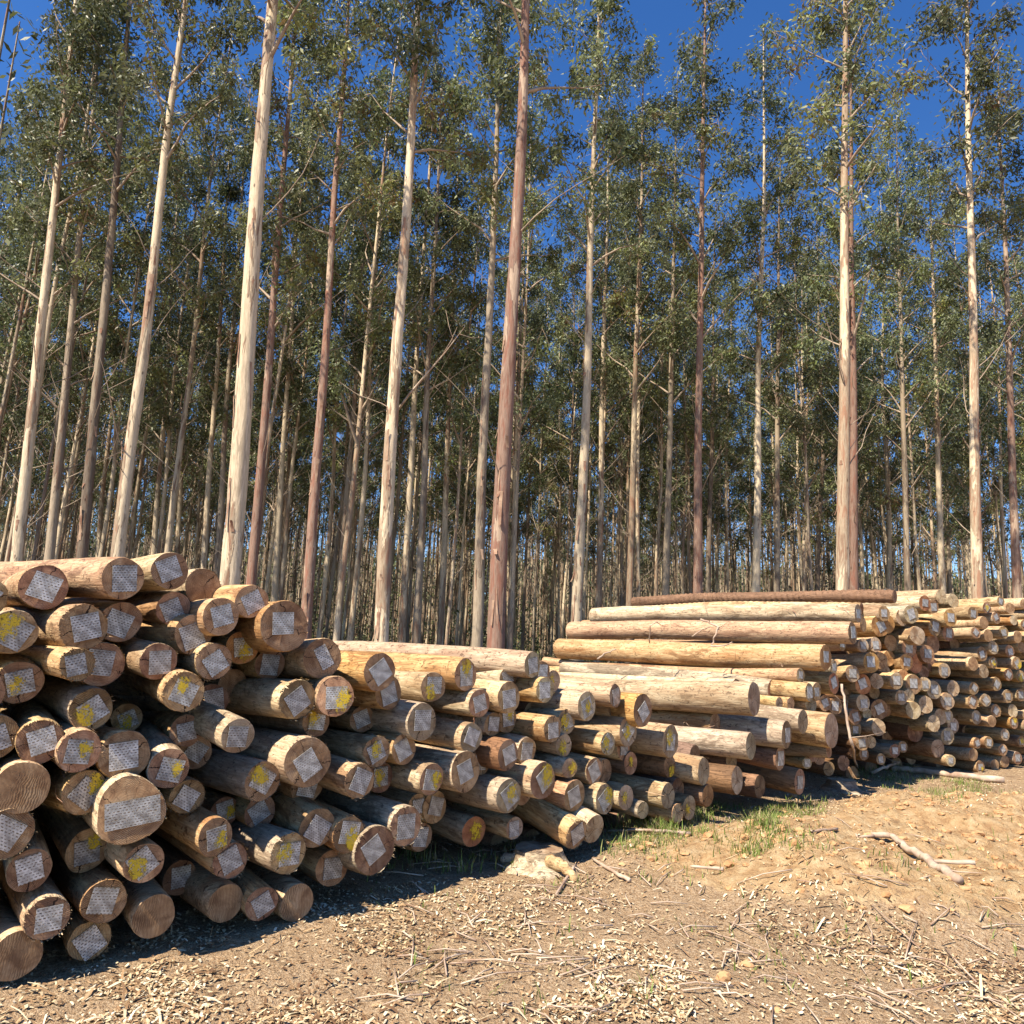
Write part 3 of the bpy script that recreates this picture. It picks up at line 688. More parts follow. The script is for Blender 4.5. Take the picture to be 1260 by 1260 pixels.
# photo px: cx, cy, height, width/height, depth offset (m, + = nearer), flags, plate tilt, extras
# flags: g grey plate, y yellow-sprayed plate, Y yellow spray only, d double plate, n none, f frayed rim, W weathered, O ruddy, D dark body, o/p orange/pale end, R ribbed
NEAR = [
 (152,712,52,1.0,.10,'gO',-4,{'yaw':-52,'lab':'big peach-coloured log lying topmost at the left, square grey plate on its end'}),
 (209,702,48,1.0,.05,'gW',-20,{'yaw':-50,'lab':'highest log of the near pile, grey nail plate tilted on its end'}),
 (250,722,46,.78,-.15,'n',0,{'lab':'log with a star-shaped crack and no plate, behind the highest log'}),
 (310,740,43,.87,.05,'gO',-35,{'lab':'orange-sided log in front of the thickest tree trunk, plate set diamondwise'}),
 (213,749,42,.87,-.05,'g',-28,{'lab':'short-looking golden log under the highest log, its plate glinting in sun'}),
 (272,759,45,.93,.08,'g',-18,{}), (238,781,47,.85,0,'gO',-22,{}),
 (350,770,62,.9,.1,'g',-3,{'lab':'very big log ending the top of the near pile, upright grey plate'}),
 (103,771,56,.9,.12,'gf',-14,{}), (148,765,52,.9,-.08,'g',16,{'lab':'eight-sided looking log end half sunlit, second row at the left'}),
 (125,818,54,.9,0,'gf',0,{}), (95,818,40,.9,.2,'gf',-10,{'lab':'ragged log end with curled fibres ringing its plate, left edge of photo'}),
 (195,814,45,.92,.06,'g',-8,{}), (263,814,45,.85,.04,'gf',-35,{}), (298,797,41,.95,-.15,'yo',-8,{}),
 (332,817,39,.9,-.2,'g',0,{}), (226,851,49,1.0,.15,'yf',20,{'lab':'log with a thick pale rim and yellow-blotched plate, jutting from the pile'}),
 (286,844,39,.8,-.35,'n',0,{}), (261,863,44,.75,-.25,'g',-15,{}), (112,873,50,.95,.06,'yf',-35,{}),
 (156,884,36,.95,-.3,'y',-20,{}), (229,899,38,1.1,-.12,'g',-5,{}), (293,905,43,.93,.2,'gp',10,{'lab':'small round pale log end standing out alone from a dark gap'}),
 (240,925,40,1.0,-.25,'g',30,{}), (98,924,50,.9,.1,'yf',4,{}), (153,929,60,1.0,.1,'g',-8,{'lab':'large shaded log right above the biggest log end'}),
 (208,945,48,1.0,.12,'y',12,{}), (323,961,47,.82,.05,'yf',22,{'lab':'log with peeled bark curling off its neck and a yellow-dotted plate'}),
 (230,980,43,.95,.02,'gf',25,{}), (105,975,54,.9,.05,'yf',40,{}),
 (160,997,80,1.0,.15,'dL',-4,{'ps':.125,'lab':'biggest log end of all, notched below, with a wide double plate'}),
 (276,999,37,.9,-.25,'y',-10,{}), (320,999,40,.9,-.15,'g',-38,{}), (265,1030,44,.78,.12,'y',-10,{'lab':'log with a bright cream side and shaded yellow-marked plate near the bottom'}),
 (283,1059,44,.9,.1,'gf',-25,{}), (108,1046,50,.9,-.1,'y',-5,{}), (177,1062,49,.95,.1,'y',-35,{}),
 (221,1080,40,.95,-.25,'gD',0,{}), (355,1050,47,.85,.1,'yf',0,{'lab':'log with shredded wood on its side and a yellow smear, bottom of the near pile'}),
 (397,810,50,.95,.05,'d',-35,{'ps':.085,'lab':'log carrying two grey plates end to end, beside the very big top log'}),
 (467,827,46,.83,.1,'gO',-42,{}), (478,852,40,.75,-.02,'g',-18,{}), (533,845,37,.82,.03,'yO',0,{}), (573,830,41,.7,-.05,'yO',0,{'L':3.2,'yaw':-52,'lab':'long orange topmost log stretching over the middle pile, yellow-striped dark end'}),
 (366,860,50,.8,.08,'gf',-35,{}), (413,857,48,1.0,.12,'y',0,{}), (389,887,38,.8,-.05,'y',3,{}), (440,868,28,1,-.4,'Y',0,{}),
 (446,885,34,.9,-.25,'g',-20,{}), (519,888,44,.75,.08,'gp',0,{'lab':'log with a cream shining top and torn lower side, middle of the piles'}),
 (590,865,34,.7,0,'g',-12,{}), (580,908,36,.7,.05,'gp',20,{}), (594,890,30,.7,-.15,'g',0,{}),
 (379,938,64,.88,.12,'g',-35,{'lab':'large purplish log end with a diamond-set plate and a crack above it'}), (463,925,39,.8,.05,'yf',-28,{}), (497,922,36,.75,0,'g',-28,{}),
 (378,968,42,.9,-.15,'g',15,{}), (442,961,44,.82,.1,'gf',28,{'lab':'log end with long torn fibres hanging round its plate'}), (468,956,36,.8,-.15,'y',-3,{}),
 (531,959,38,.7,.08,'y',10,{}), (573,950,48,.6,.05,'g',-22,{}), (592,937,32,.6,-.1,'g',0,{}), (535,993,38,.65,-.2,'g',8,{}),
 (499,1016,46,.82,.1,'gf',0,{'lab':'frayed log end above the grass at the foot of the middle pile'}), (514,992,30,.8,-.2,'g',0,{}), (518,1030,36,.7,-.25,'g',0,{}),
 (390,1019,49,.88,.05,'g',32,{}), (429,1027,46,.82,.08,'yf',12,{}), (461,1046,58,.8,.1,'gf',-30,{'lab':'wide log with an oblique striped plate, touching the ground left of the grass'}),
 (408,1068,44,.9,-.05,'g',-3,{}), (583,1023,38,.72,-.15,'Yo',0,{}),
 (655,818,33,.75,.05,'gp',-10,{'L':2.9,'yaw':-52,'lab':'long pale log closing the right end of the middle pile top'}), (667,826,26,.75,-.1,'g',0,{}), (625,834,27,.8,-.15,'g',-20,{}),
 (681,838,27,.6,-.15,'Yp',0,{}), (671,849,31,.75,.08,'gp',0,{}), (626,858,38,.7,.05,'g',-10,{}), (624,885,32,.65,-.12,'y',0,{}), (607,891,30,.65,-.05,'g',0,{}),
 (757,856,30,.55,.1,'gp',-10,{'L':2.2,'yaw':-54,'lab':'cream-sided log with a small grey end, upper right of the middle pile'}), (755,872,22,.5,-.1,'n',0,{}), (722,869,35,.55,.05,'yp',-25,{}), (791,874,41,.55,.15,'gO',-40,{'lab':'tall oval log end with a diamond plate in front of the big pale log'}),
 (697,888,32,.6,-.05,'yp',-15,{}), (680,897,33,.6,.12,'g',0,{}), (748,915,29,.6,.1,'yp',-40,{}), (773,900,36,.55,.05,'yp',-42,{}), (767,921,28,.55,-.1,'g',0,{}),
 (694,917,29,.65,0,'Yp',0,{}), (625,929,36,.65,.1,'gD',-25,{}), (648,924,33,.62,.02,'g',0,{}), (825,912,38,.5,.1,'yp',0,{'lab':'log with a strong yellow patch over its plate, right end of the middle pile'}),
 (824,943,28,.52,-.05,'YD',0,{}), (701,945,25,.85,.1,'Yp',0,{}), (731,949,33,.6,.02,'g',-30,{}), (744,949,30,.55,-.1,'n',0,{}), (776,939,28,.52,-.1,'YD',0,{}),
 (668,960,47,.6,.15,'y',-25,{'lab':'log with pale rim and yellow-stained plate tilted, left of two cut stubs'}), (626,979,42,.72,.12,'yp',-25,{'lab':'golden-sided log with a yellow star of paint above the stump slab'}), (643,973,33,.65,-.12,'n',0,{}), (610,955,22,.8,-.3,'nD',0,{}),
 (707,979,39,.65,.1,'g',-25,{}), (744,983,35,.58,.1,'yp',-35,{}), (770,981,31,.58,.05,'Yp',0,{}), (822,979,31,.55,.15,'p',0,{}), (834,972,30,.5,-.1,'nD',0,{}),
 (791,997,20,.8,.1,'p',0,{'lab':'small white disc-like log end half sunk in the grass'}), (834,1001,24,.75,.15,'p',0,{'lab':'small pale log end standing right of the white disc-like one'}), (848,994,28,.65,.05,'Yp',0,{}),
 (709,1027,38,.6,.25,'gf',-28,{'yaw':-44,'pitch':13,'L':1.1,'D':6.0,'lab':'short log leaning down to the ground, nearer one of a pair'}), (731,1020,37,.6,.12,'Wp',0,{'yaw':-44,'pitch':13,'L':1.1,'D':6.15,'lab':'short bright log leaning to the ground, rear one of a pair'}),
 (633,1019,28,.75,-.05,'gp',0,{}),
]
# the long logs left of the far stack: explicit depth D and the px at which the tail tip shows
LONG = [
 (1056,755,23,.5,9.7,'gp',0,{'tx':731,'lab':'long pale log second from the top of the far stack'}),
 (1049,779,28,.5,9.45,'gO',0,{'tx':703,'lab':'long orange-brown log sticking out furthest at the left of the far stack'}),
 (1036,790,22,.6,9.7,'gO',0,{'L':3.5}),
 (1062,768,18,.5,10.1,'nO',0,{'tx':718}),
 (1016,809,34,.5,9.1,'go',0,{'tx':690,'lab':'long thick golden log with an orange-rimmed plate, mid height of far stack'}),
 (985,831,18,.65,9.0,'gp',0,{'tx':672,'lab':'long slim log below the thick golden one'}),
 (1009,835,17,.6,9.4,'n',0,{}),
 (996,852,22,.6,8.9,'gp',0,{'tx':668,'lab':'long slim log just above the big pale log'}), (1005,851,22,.6,9.05,'g',0,{}),
 (1026,821,18,.6,9.5,'gp',0,{}), (1026,841,27,.6,9.3,'go',-10,{}),
 (928,860,43,.45,8.0,'Wp',0,{'L':2.6,'yaw':-52,'lab':'big pale log with a split end, over the shaded lower logs'}),
 (959,865,15,.8,8.8,'p',0,{}), (973,866,16,.8,8.9,'Op',0,{}),
 (968,904,34,.42,8.15,'g',0,{'yaw':-50,'lab':'log with a long straight crack along its side below the big pale log'}), (924,918,33,.42,7.8,'WpD' if False else 'Wp',0,{'yaw':-51,'L':2.4,'lab':'lowest sunlit log of the group, dirty grey side, over the shade'}),
 (988,888,29,.42,8.45,'Wp',0,{'L':2.6}), (1023,899,42,.4,8.7,'p',-35,{'L':3.0,'yaw':-44,'lab':'thick white-topped log whose end meets the leaning stick'}),
 (1020,924,17,.5,8.8,'n',0,{}), (960,933,28,.35,8.3,'gD',0,{}), (984,962,31,.38,8.45,'gD',0,{'L':3.0,'lab':'dark bottom log lying on the ground and casting the sharp shadow'}),
 (866,949,35,.45,7.3,'p',0,{'yaw':-52,'lab':'sunlit log with cracked side at the foot of the piles, right of the yellow ends'}), (907,960,34,.4,7.75,'pD',0,{}), (871,979,28,.5,7.35,'oD',0,{}),
 (855,930,26,.5,7.9,'nD',0,{}), (900,935,28,.5,8.2,'nD',0,{}), (935,968,28,.5,8.4,'nD',0,{}),
 (906,848,26,.5,8.7,'n',0,{}), (860,866,24,.5,8.6,'n',0,{}), (880,890,26,.5,8.4,'n',0,{}), (1000,925,24,.5,9.2,'nD',0,{}), (1000,880,24,.5,9.3,'n',0,{}), (950,848,24,.5,9.2,'n',0,{}),
]
FAR = [
 (1101,734,17,.5,.35,'RD',0,{'tx':780,'yaw':-44,'lab':'dark ribbed log lying along the very top of the far stack'}),
 (1060,748,13,.5,-.1,'R',0,{'tx':772,'yaw':-44,'lab':'slim tan log tip under the ribbed log'}),
 (1088,755,19,.5,.2,'g',0,{}), (1083,770,28,.6,.15,'go',-25,{}), (1092,768,24,.5,-.1,'o',0,{}),
 (1110,760,20,.5,0,'p',0,{}), (1121,756,24,.5,.1,'gp',-15,{}), (1138,742,19,.6,.1,'go',0,{}), (1148,746,18,.6,.05,'g',0,{}), (1158,734,18,.5,0,'p',0,{'L':3.5,'lab':'pale log lying topmost near the right edge, right of the ribbed one'}),
 (1173,739,18,.5,0,'p',0,{}), (1169,760,22,.55,.1,'go',0,{}), (1062,794,17,.75,.2,'gp',0,{'lab':'left one of two small white log ends side by side'}), (1077,793,18,.7,.2,'gp',0,{'lab':'right one of two small white log ends side by side'}),
 (1072,815,25,.65,.2,'go',0,{'lab':'orange-rimmed log end under the two small white ones'}), (1084,813,22,.6,0,'O',0,{}), (1049,829,22,.65,.1,'gp',0,{}), (1060,813,16,.7,0,'p',0,{}), (1062,842,25,.6,.05,'go',-20,{}),
 (1079,838,20,.75,.1,'gp',0,{}), (1088,828,20,.6,-.1,'O',0,{}), (1047,803,16,.6,-.2,'D',0,{}), (1096,791,20,.6,-.15,'O',0,{}), (1094,810,19,.6,-.15,'o',0,{}),
 (1129,782,24,.65,.15,'gp',0,{}), (1115,779,20,.5,-.05,'n',0,{}), (1119,797,24,.5,0,'g',0,{}), (1141,805,23,.55,.05,'g',0,{}), (1115,815,21,.55,0,'go',0,{}), (1126,816,24,.55,-.05,'o',0,{}),
 (1148,792,24,.4,-.1,'n',0,{}), (1150,772,22,.4,0,'g',0,{}), (1167,779,20,.5,0,'g',0,{}), (1162,825,19,.75,.1,'gp',0,{}), (1148,819,17,.6,-.05,'n',0,{}), (1137,827,16,.6,-.1,'n',0,{}),
 (1103,838,20,.8,.2,'gp',0,{}), (1112,834,20,.6,0,'o',0,{}), (1124,842,25,.62,.08,'g',0,{}), (1138,842,18,.75,.1,'gp',0,{}), (1149,849,22,.7,.1,'gp',0,{}), (1166,863,21,.72,.1,'gp',0,{}), (1173,847,19,.7,0,'gp',0,{}),
 (1109,858,18,.8,.15,'gp',0,{}), (1118,857,17,.8,.1,'gp',0,{}), (1124,874,22,.8,.2,'gp',0,{}), (1139,867,21,.7,.1,'gp',0,{}), (1132,870,20,.7,0,'p',0,{}), (1149,890,21,.62,.12,'gp',0,{}), (1157,882,19,.7,.02,'p',0,{}), (1166,881,18,.6,.05,'gp',0,{}),
 (1081,895,20,.85,.2,'gp',0,{'lab':'lone bright white log end low in the far stack'}), (1082,873,26,.75,-.05,'gD',-20,{}), (1090,870,22,.6,-.15,'D',0,{}), (1062,865,21,.6,.05,'gp',0,{}), (1067,879,14,.6,0,'p',0,{}), (1044,856,19,.6,-.1,'D',0,{}),
 (1015,865,20,.6,.3,'gD',-20,{}), (1028,869,21,.6,.2,'gD',0,{}), (1052,882,19,.6,.1,'gf',-10,{}), (1076,852,17,.6,-.1,'D',0,{}), (1126,900,27,.5,-.2,'D',0,{}), (1166,906,21,.6,.05,'gp',0,{}), (1173,893,20,.5,0,'gp',0,{}), (998,867,18,.6,.4,'p',0,{}),
 (1061,914,19,.8,.1,'gD',0,{}), (1072,913,15,.7,0,'p',0,{}), (1101,924,17,.65,.05,'g',0,{}), (1111,919,14,.7,-.05,'g',0,{}), (1154,921,21,.7,.05,'gp',0,{}), (993,939,14,.8,.4,'gp',0,{}), (1020,946,17,.7,.1,'D',0,{}), (1008,932,18,.7,.2,'D',0,{}),
 (1038,939,18,.7,0,'D',0,{}), (1063,928,15,.7,0,'g',0,{}), (1170,936,14,.8,.2,'gp',0,{}), (1084,934,14,.8,-.05,'gD',0,{}), (1053,897,18,.6,0,'g',0,{}), (1051,925,16,.7,-.1,'D',0,{}),
]
placed = []
rl = random.Random(21)
def solve_L(P, yaw, tx):
    t = Vector((math.sin(yaw), math.cos(yaw), 0)); L = 0.5
    while L < 6.0 and proj(P + t * L)[0] > tx: L += 0.04
    return L
def add_entry(e, zone):
    cx, cy, h, ratio, off, fl, tilt, ex = e
    if zone == 'long': D = off
    elif zone == 'far': D = plane_depth(cx, BP0, BD) - (off * 2.0 if 'tx' not in ex else off)
    else: D = ex.get('D', plane_depth(cx, FP0, FD) - (1.45 * off if ex.get('L') is None else off) + 0.10 * max(0, (1000 - cy) / 300))
    P = at(cx, cy, D); r = h / 2 * cdepth(P) / F
    d = ray(cx, cy); beta = math.atan2(d.x, d.y); dflt = {'near': R(-40 - 5 * max(0, (cx - 400) / 400)), 'far': R(-15), 'long': R(-46)}[zone]
    yaw = 0.65 * dflt + 0.35 * (beta - math.acos(min(1, ratio))) + rl.gauss(0, 0.02)
    if 'yaw' in ex: yaw = R(ex['yaw'])
    yaw = max(R(-56), min(R(-9), yaw)); pitch = R(ex.get('pitch', rl.gauss(0.0, 1.0)))
    L = ex.get('L', rl.uniform(2.7, 3.3) if zone == 'near' else rl.uniform(3.0, 3.8))
    if 'tx' in ex: L = solve_L(P, yaw, ex['tx']); pitch = 0
    placed.append([cx, cy, h, zone, fl, ex.get('lab'), r, False])
    root = put_log(P, r, yaw, pitch, L, fl, tilt + rl.gauss(0, 4), len(placed), psize=ex.get('ps'))
    LOGS.append((root, placed[-1]))
for e in NEAR: add_entry(e, 'near')
for e in LONG: add_entry(e, 'long')
for e in FAR: add_entry(e, 'far')

# logs glimpsed in the gaps, and the piles going on outside the photograph's edges
def top_line(x):
    pts = [(-80, 668), (93, 682), (230, 684), (345, 742), (400, 782), (470, 806), (690, 812), (760, 846), (850, 880), (900, 930)]
    for (a, b), (c, d) in zip(pts, pts[1:]):
        if a <= x <= c: return b + (d - b) * (x - a) / (c - a)
    return 9999
cells = []
for zone, x0, x1 in (('near', -70, 850), ('far', 1000, 1310)):
    y = 690 if zone == 'near' else 742
    while y < 1180:
        x = x0 + rl.uniform(0, 20)
        while x < x1:
            D = plane_depth(x, FP0 if zone == 'near' else BP0, FD if zone == 'near' else BD); h = rl.uniform(0.225, 0.29) * F / D * (0.82 if zone == 'far' else 0.92)
            cells.append((zone, x + rl.gauss(0, 2), y + rl.gauss(0, 2), h, D)); x += h * 0.5
        y += h * 0.5
rl.shuffle(cells)
cells.sort(key=lambda c: 0 if (c[1] < 70 or c[1] > 1195 or c[2] > 1100) else 1)
gv, gf, gm = [], [], []; n_out = 0; N_OUT = 300 - len(placed)
def gap_log(P, r, yaw, seed, out=False):
    vs, fs, mi, rim = make_log_body(r, 2.7, seed); ev, ef = make_end(rim, 1.0, seed)
    X = -Vector((math.sin(yaw), math.cos(yaw), 0)); Y = Vector((0, 0, 1)).cross(X).normalized(); M = Matrix((X, Y, X.cross(Y))).transposed()
    for vv, ff, mm in ((vs, fs, mi), (ev, ef, [1] * len(ef))):
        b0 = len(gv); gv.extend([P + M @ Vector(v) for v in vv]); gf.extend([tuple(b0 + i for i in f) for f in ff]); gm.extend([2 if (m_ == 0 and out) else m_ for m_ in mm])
for zone, x, y, h, D in cells:
    outside = x < 70 or x > 1195 or y > 1100
    gp = at(x, 900, D); gp.z = gz(gp.x, gp.y); gy = proj(gp)[1]
    if y + h * 0.5 > gy + 4: continue
    if zone == 'near':
        if y - h * 0.5 < top_line(x) + (2 if outside else 16): continue
        if x > 470 and y > 1040: continue
    else:
        if y - h * 0.5 < (728 if outside else 770): continue
        if x < 1040 and y < 860: continue
    k = 0.92 if outside else 0.84
    if any((x - q[0]) ** 2 + (y - q[1]) ** 2 < (k * (h + q[2]) / 2) ** 2 for q in placed if abs(q[0] - x) < 90): continue
    off = rl.uniform(-0.05, 0.1) if outside else -rl.uniform(0.6, 1.0) * (1.0 if zone == 'near' else 1.6)
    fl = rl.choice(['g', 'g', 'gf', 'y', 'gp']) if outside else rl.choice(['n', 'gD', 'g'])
    P = at(x, y, D - off); r = h / 2 * cdepth(P) / F
    placed.append([x, y, h, zone, fl, None, r, True])
    if not outside or n_out >= N_OUT:
        gap_log(P, r, R((-41 if zone == 'near' else -18) + rl.gauss(0, 2)), len(placed), outside); continue
    n_out += 1
    root = put_log(P, r, R((-41 if zone == 'near' else -18) + rl.gauss(0, 2)), R(rl.gauss(0, .8)), 2.9, fl, rl.uniform(-40, 40), len(placed))
    LOGS.append((root, placed[-1]))
    placed[-1][7] = 'out' if outside else 'gap'

go_ = tag(link('gap_logs', mesh('gap_logs', gv, gf, True, gm), [M_LOGD, M_END, M_LOG]), 'shaded logs filling the dark depths between the visible log ends', 'logs', kind='stuff')  # bodies inside the gaps get the dark wood: their shade is in the colour
# every log gets a label of its own: how its end looks and where in which pile it lies
ORD = ['first', 'second', 'third', 'fourth', 'fifth', 'sixth', 'seventh', 'eighth', 'ninth', 'tenth', 'eleventh', 'twelfth', 'thirteenth', 'fourteenth', 'fifteenth', 'sixteenth', 'seventeenth', 'eighteenth', 'nineteenth', 'twentieth']
def zone_of(q):
    if q[3] == 'far': return 'far stack'
    if q[3] == 'long': return 'long-log stack'
    return 'near pile' if q[0] < 345 else ('central pile' if q[0] < 600 else 'receding pile')
zones = {}
for root, q in LOGS:
    if q[7] == 'gap': tag(root, 'shaded log seen deep in a dark gap between the log ends', 'log', 'logs glimpsed in the gaps of the piles'); continue
    zones.setdefault('beyond' if q[7] == 'out' else zone_of(q), []).append((root, q))
for root, q in LOGS: q.append(any(c.name.startswith('nail_plate') for c in root.children))
def look(q):
    fl = q[4]
    a = 'thick' if q[6] > 0.155 else ('thin' if q[6] < 0.105 else 'mid-sized')
    b = 'yellow-sprayed plated' if 'y' in fl else ('yellow-sprayed' if 'Y' in fl else ('plated' if ('g' in fl or 'd' in fl) and q[8] else 'bare-ended'))
    return a, b + (' frayed' if 'f' in fl else '')
for zn, lst in zones.items():
    lst.sort(key=lambda t: t[1][1])
    rows, step = [], (36 if zn != 'far stack' else 22)
    for t in lst:
        if rows and t[1][1] - rows[-1][0][1][1] < step: rows[-1].append(t)
        else: rows.append([t])
    for ri, row in enumerate(rows):
        row.sort(key=lambda t: t[1][0])
        for ci, (root, q) in enumerate(row):
            a, b = look(q)
            rn = 'top' if ri == 0 else ORD[ri]
            if zn == 'beyond':
                side = 'left' if q[0] < 300 else 'right'
                lab = f'{a} {b} log beyond the {side} edge, {rn} row, {ORD[min(ci, 19)]} along'
            else:
                lab = q[5] or f'{a} {b} log, {rn} row, {ORD[min(ci, 19)]} from left, {zn}'
            tag(root, lab, 'log', 'stacked logs')

# ------------------------------------------------------------------ sticks, stumps, grass, litter
def stick(pts, r0, r1, label, name='fallen_branch', mat=M_STICK, twigs=0, seed=1):
    rnd = random.Random(seed); P_ = []
    for i in range(len(pts) - 1):
        for k in range(5):
            f = k / 5; p = pts[i].lerp(pts[i + 1], f); P_.append(p + Vector((rnd.gauss(0, min(.007, r0 * .35)), rnd.gauss(0, min(.007, r0 * .35)), rnd.gauss(0, min(.005, r0 * .25)))))
    P_.append(pts[-1]); n = len(P_); c = P_[0].copy()
    vs_, fs_ = [], []; tube(vs_, fs_, [p - c for p in P_], [r0 + (r1 - r0) * i / n for i in range(n)], 9, True, 0.25, seed)
    o = link(name, mesh(name, vs_, fs_), [mat]); o.location = c
    tv_, tf_ = [], []
    if twigs:
        root = link(name, None); root.location = c; o.location = (0, 0, 0); o.parent = root; o.name = 'stem'; root.name = name
        for k in range(twigs):
            q = P_[rnd.randint(2, n - 2)] - c; e = Vector((rnd.gauss(0, 1), rnd.gauss(0, 1), rnd.uniform(0.1, 1))).normalized() * rnd.uniform(0.1, 0.35)
            tv2, tf2 = [], []; tube(tv2, tf2, [q, q + e * 0.5, q + e + Vector((0, 0, .02))], [r0 * .35, r0 * .25, r0 * .08], 5)
            link('twig', mesh('twig', tv2, tf2), [mat], root)
        o = root
    tag(o, label, 'branch'); return o
def gp_(px, py, up=0.0):        # point on the ground seen at a pixel
    d = ray(px, py); D = -EYE / d.z * d.y; p = at(px, py, D); p.z = gz(p.x, p.y) + up
    for _ in range(4):
        D = (p.z - EYE) / d.z * d.y; p = at(px, py, D); p.z = gz(p.x, p.y) + up
    return p
stick([gp_(1072, 1020, .02), gp_(1098, 1022, .05), gp_(1118, 1042, .05), gp_(1140, 1056, .04), gp_(1180, 1082, .03)], .022, .034, 'bent purplish branch lying on the orange earth at lower right', twigs=2, seed=3)
stick([gp_(1150, 1062, .03), gp_(1200, 1062, .03)], .012, .018, 'thin brown stick crossing behind the bent branch', seed=4)
stick([at(1036, 842, 8.7), at(1042, 880, 8.6), at(1047, 915, 8.55), gp_(1055, 945, .02)], .014, .018, 'thin pinkish branch leaning upright against the log ends', 'leaning_branch', twigs=3, seed=5)
stick([gp_(1096, 945, .04), gp_(1130, 948, .04), gp_(1175, 954, .05), gp_(1235, 960, .05)], .04, .05, 'fallen pole lying along the foot of the far stack', 'fallen_pole', seed=6)
stick([gp_(1072, 951, .03), gp_(1090, 943, .12), gp_(1106, 938, .10)], .025, .018, 'grey forked branch stub at the foot of the far stack', seed=7, twigs=3)
stick([gp_(958, 1010, .02), gp_(1000, 1022, .02), gp_(1030, 1016, .02)], .008, .012, 'thin twig on the straw below the sharp shadow', seed=8)
stick([gp_(1040, 1005, .02), gp_(1055, 1018, .02), gp_(1075, 1020, .02)], .007, .012, 'crooked twig leading up to the bent branch', seed=9)
stick([gp_(748, 1022, .03), gp_(800, 1020, .04), gp_(850, 1026, .02)], .010, .016, 'pale stick lying in the grass beside the two leaning stubs', seed=10)
stick([gp_(730, 1058, .02), gp_(760, 1075, .02), gp_(775, 1083, .02)], .010, .016, 'brown stick slanting through the litter at the bottom edge', seed=11)
stick([gp_(685, 1100, .02), gp_(708, 1064, .03)], .008, .012, 'short dark stick standing off the stump slab', seed=12)
stick([gp_(850, 1066, .02), gp_(890, 1070, .02)], .008, .014, 'reddish twig in the pale leaf litter at the bottom', seed=13)
# straps of bark and thin branches hanging over the long logs
stick([at(799, 791, 9.9), at(800, 770, 9.7), at(808, 765, 9.7), at(813, 769, 9.75)], .008, .006, 'looped bark strap hanging over the orange-brown long log', 'bark_strap', seed=14)
stick([at(862, 762, 9.6), at(884, 771, 9.45), at(880, 783, 9.4), at(875, 795, 9.4)], .014, .010, 'crooked dead branch lying across the long logs', seed=15, twigs=4)
stick([at(852, 783, 9.5), at(864, 775, 9.45), at(874, 771, 9.45)], .009, .006, 'small twig beside the crooked branch on the long logs', seed=16)
stick([at(875, 795, 9.35), at(890, 795, 9.3), at(901, 790, 9.3)], .010, .007, 'dark twig curling below the crooked branch', seed=17)
stick([at(735, 811, 9.5), at(745, 804, 9.45), at(758, 799, 9.45)], .012, .006, 'dark bark splinter on the thick golden log', 'bark_strap', seed=18)

def stump(p, r, h, label, seed):
    root = link('tree_stump', None); root.location = p; rnd = random.Random(seed)
    vs_, fs_, n = [], [], 36
    for j, (hh, k) in enumerate(((-.05, 1.75), (.02, 1.45), (h * .35, 1.12), (h * .8, 1.0), (h, .97))):
        for i in range(n):
            th = 6.283 * i / n; q = r * k * (1 + (.22 if j < 3 else .06) * n3(math.cos(th) * 1.6 + seed, math.sin(th) * 1.6, j * .2) + .04 * n3(math.cos(th) * 8, math.sin(th) * 8, j))
            vs_.append((q * math.cos(th), q * math.sin(th), hh + (.02 * n3(math.cos(th) * 2, math.sin(th) * 2, seed) if j == 4 else 0)))
    for j in range(4):
        for i in range(n): fs_.append((j * n + i, j * n + (i + 1) % n, (j + 1) * n + (i + 1) % n, (j + 1) * n + i))
    link('bark_side', mesh('bark_side', vs_, fs_), [M_LOG2], root)
    rim = vs_[-n:]; tv_ = [(0, 0, h + .004)] + [(a * .995, b * .995, c_ + .002) for a, b, c_ in rim]
    link('cut_top', mesh('cut_top', tv_, [(0, 1 + i, 1 + (i + 1) % n) for i in range(n)], False), [M_ENDP], root)
    tag(root, label, 'stump')
stump(gp_(1036, 972), .18, .13, 'low weathered stump on the straw between the shadow and the far stack', 3)
# the stump slab with its root flare at the bottom
P_ = gp_(662, 1066); stump(P_, .19, .13, 'pale broken stump with a flaring root below the two leaning stubs', 8)
a_, b_ = gp_(676, 1060, .08), gp_(710, 1084, .0); stick([a_, a_.lerp(b_, .5) + Vector((0, 0, .03)), b_], .055, .02, 'cream root of the broken stump running down to the right', 'root_piece', M_LOG, seed=19)
a_, b_ = gp_(618, 1058, .03), gp_(650, 1052, .09); stick([a_, b_], .035, .05, 'slab of pale bark beside the broken stump', 'bark_slab', M_LOG2, seed=20)

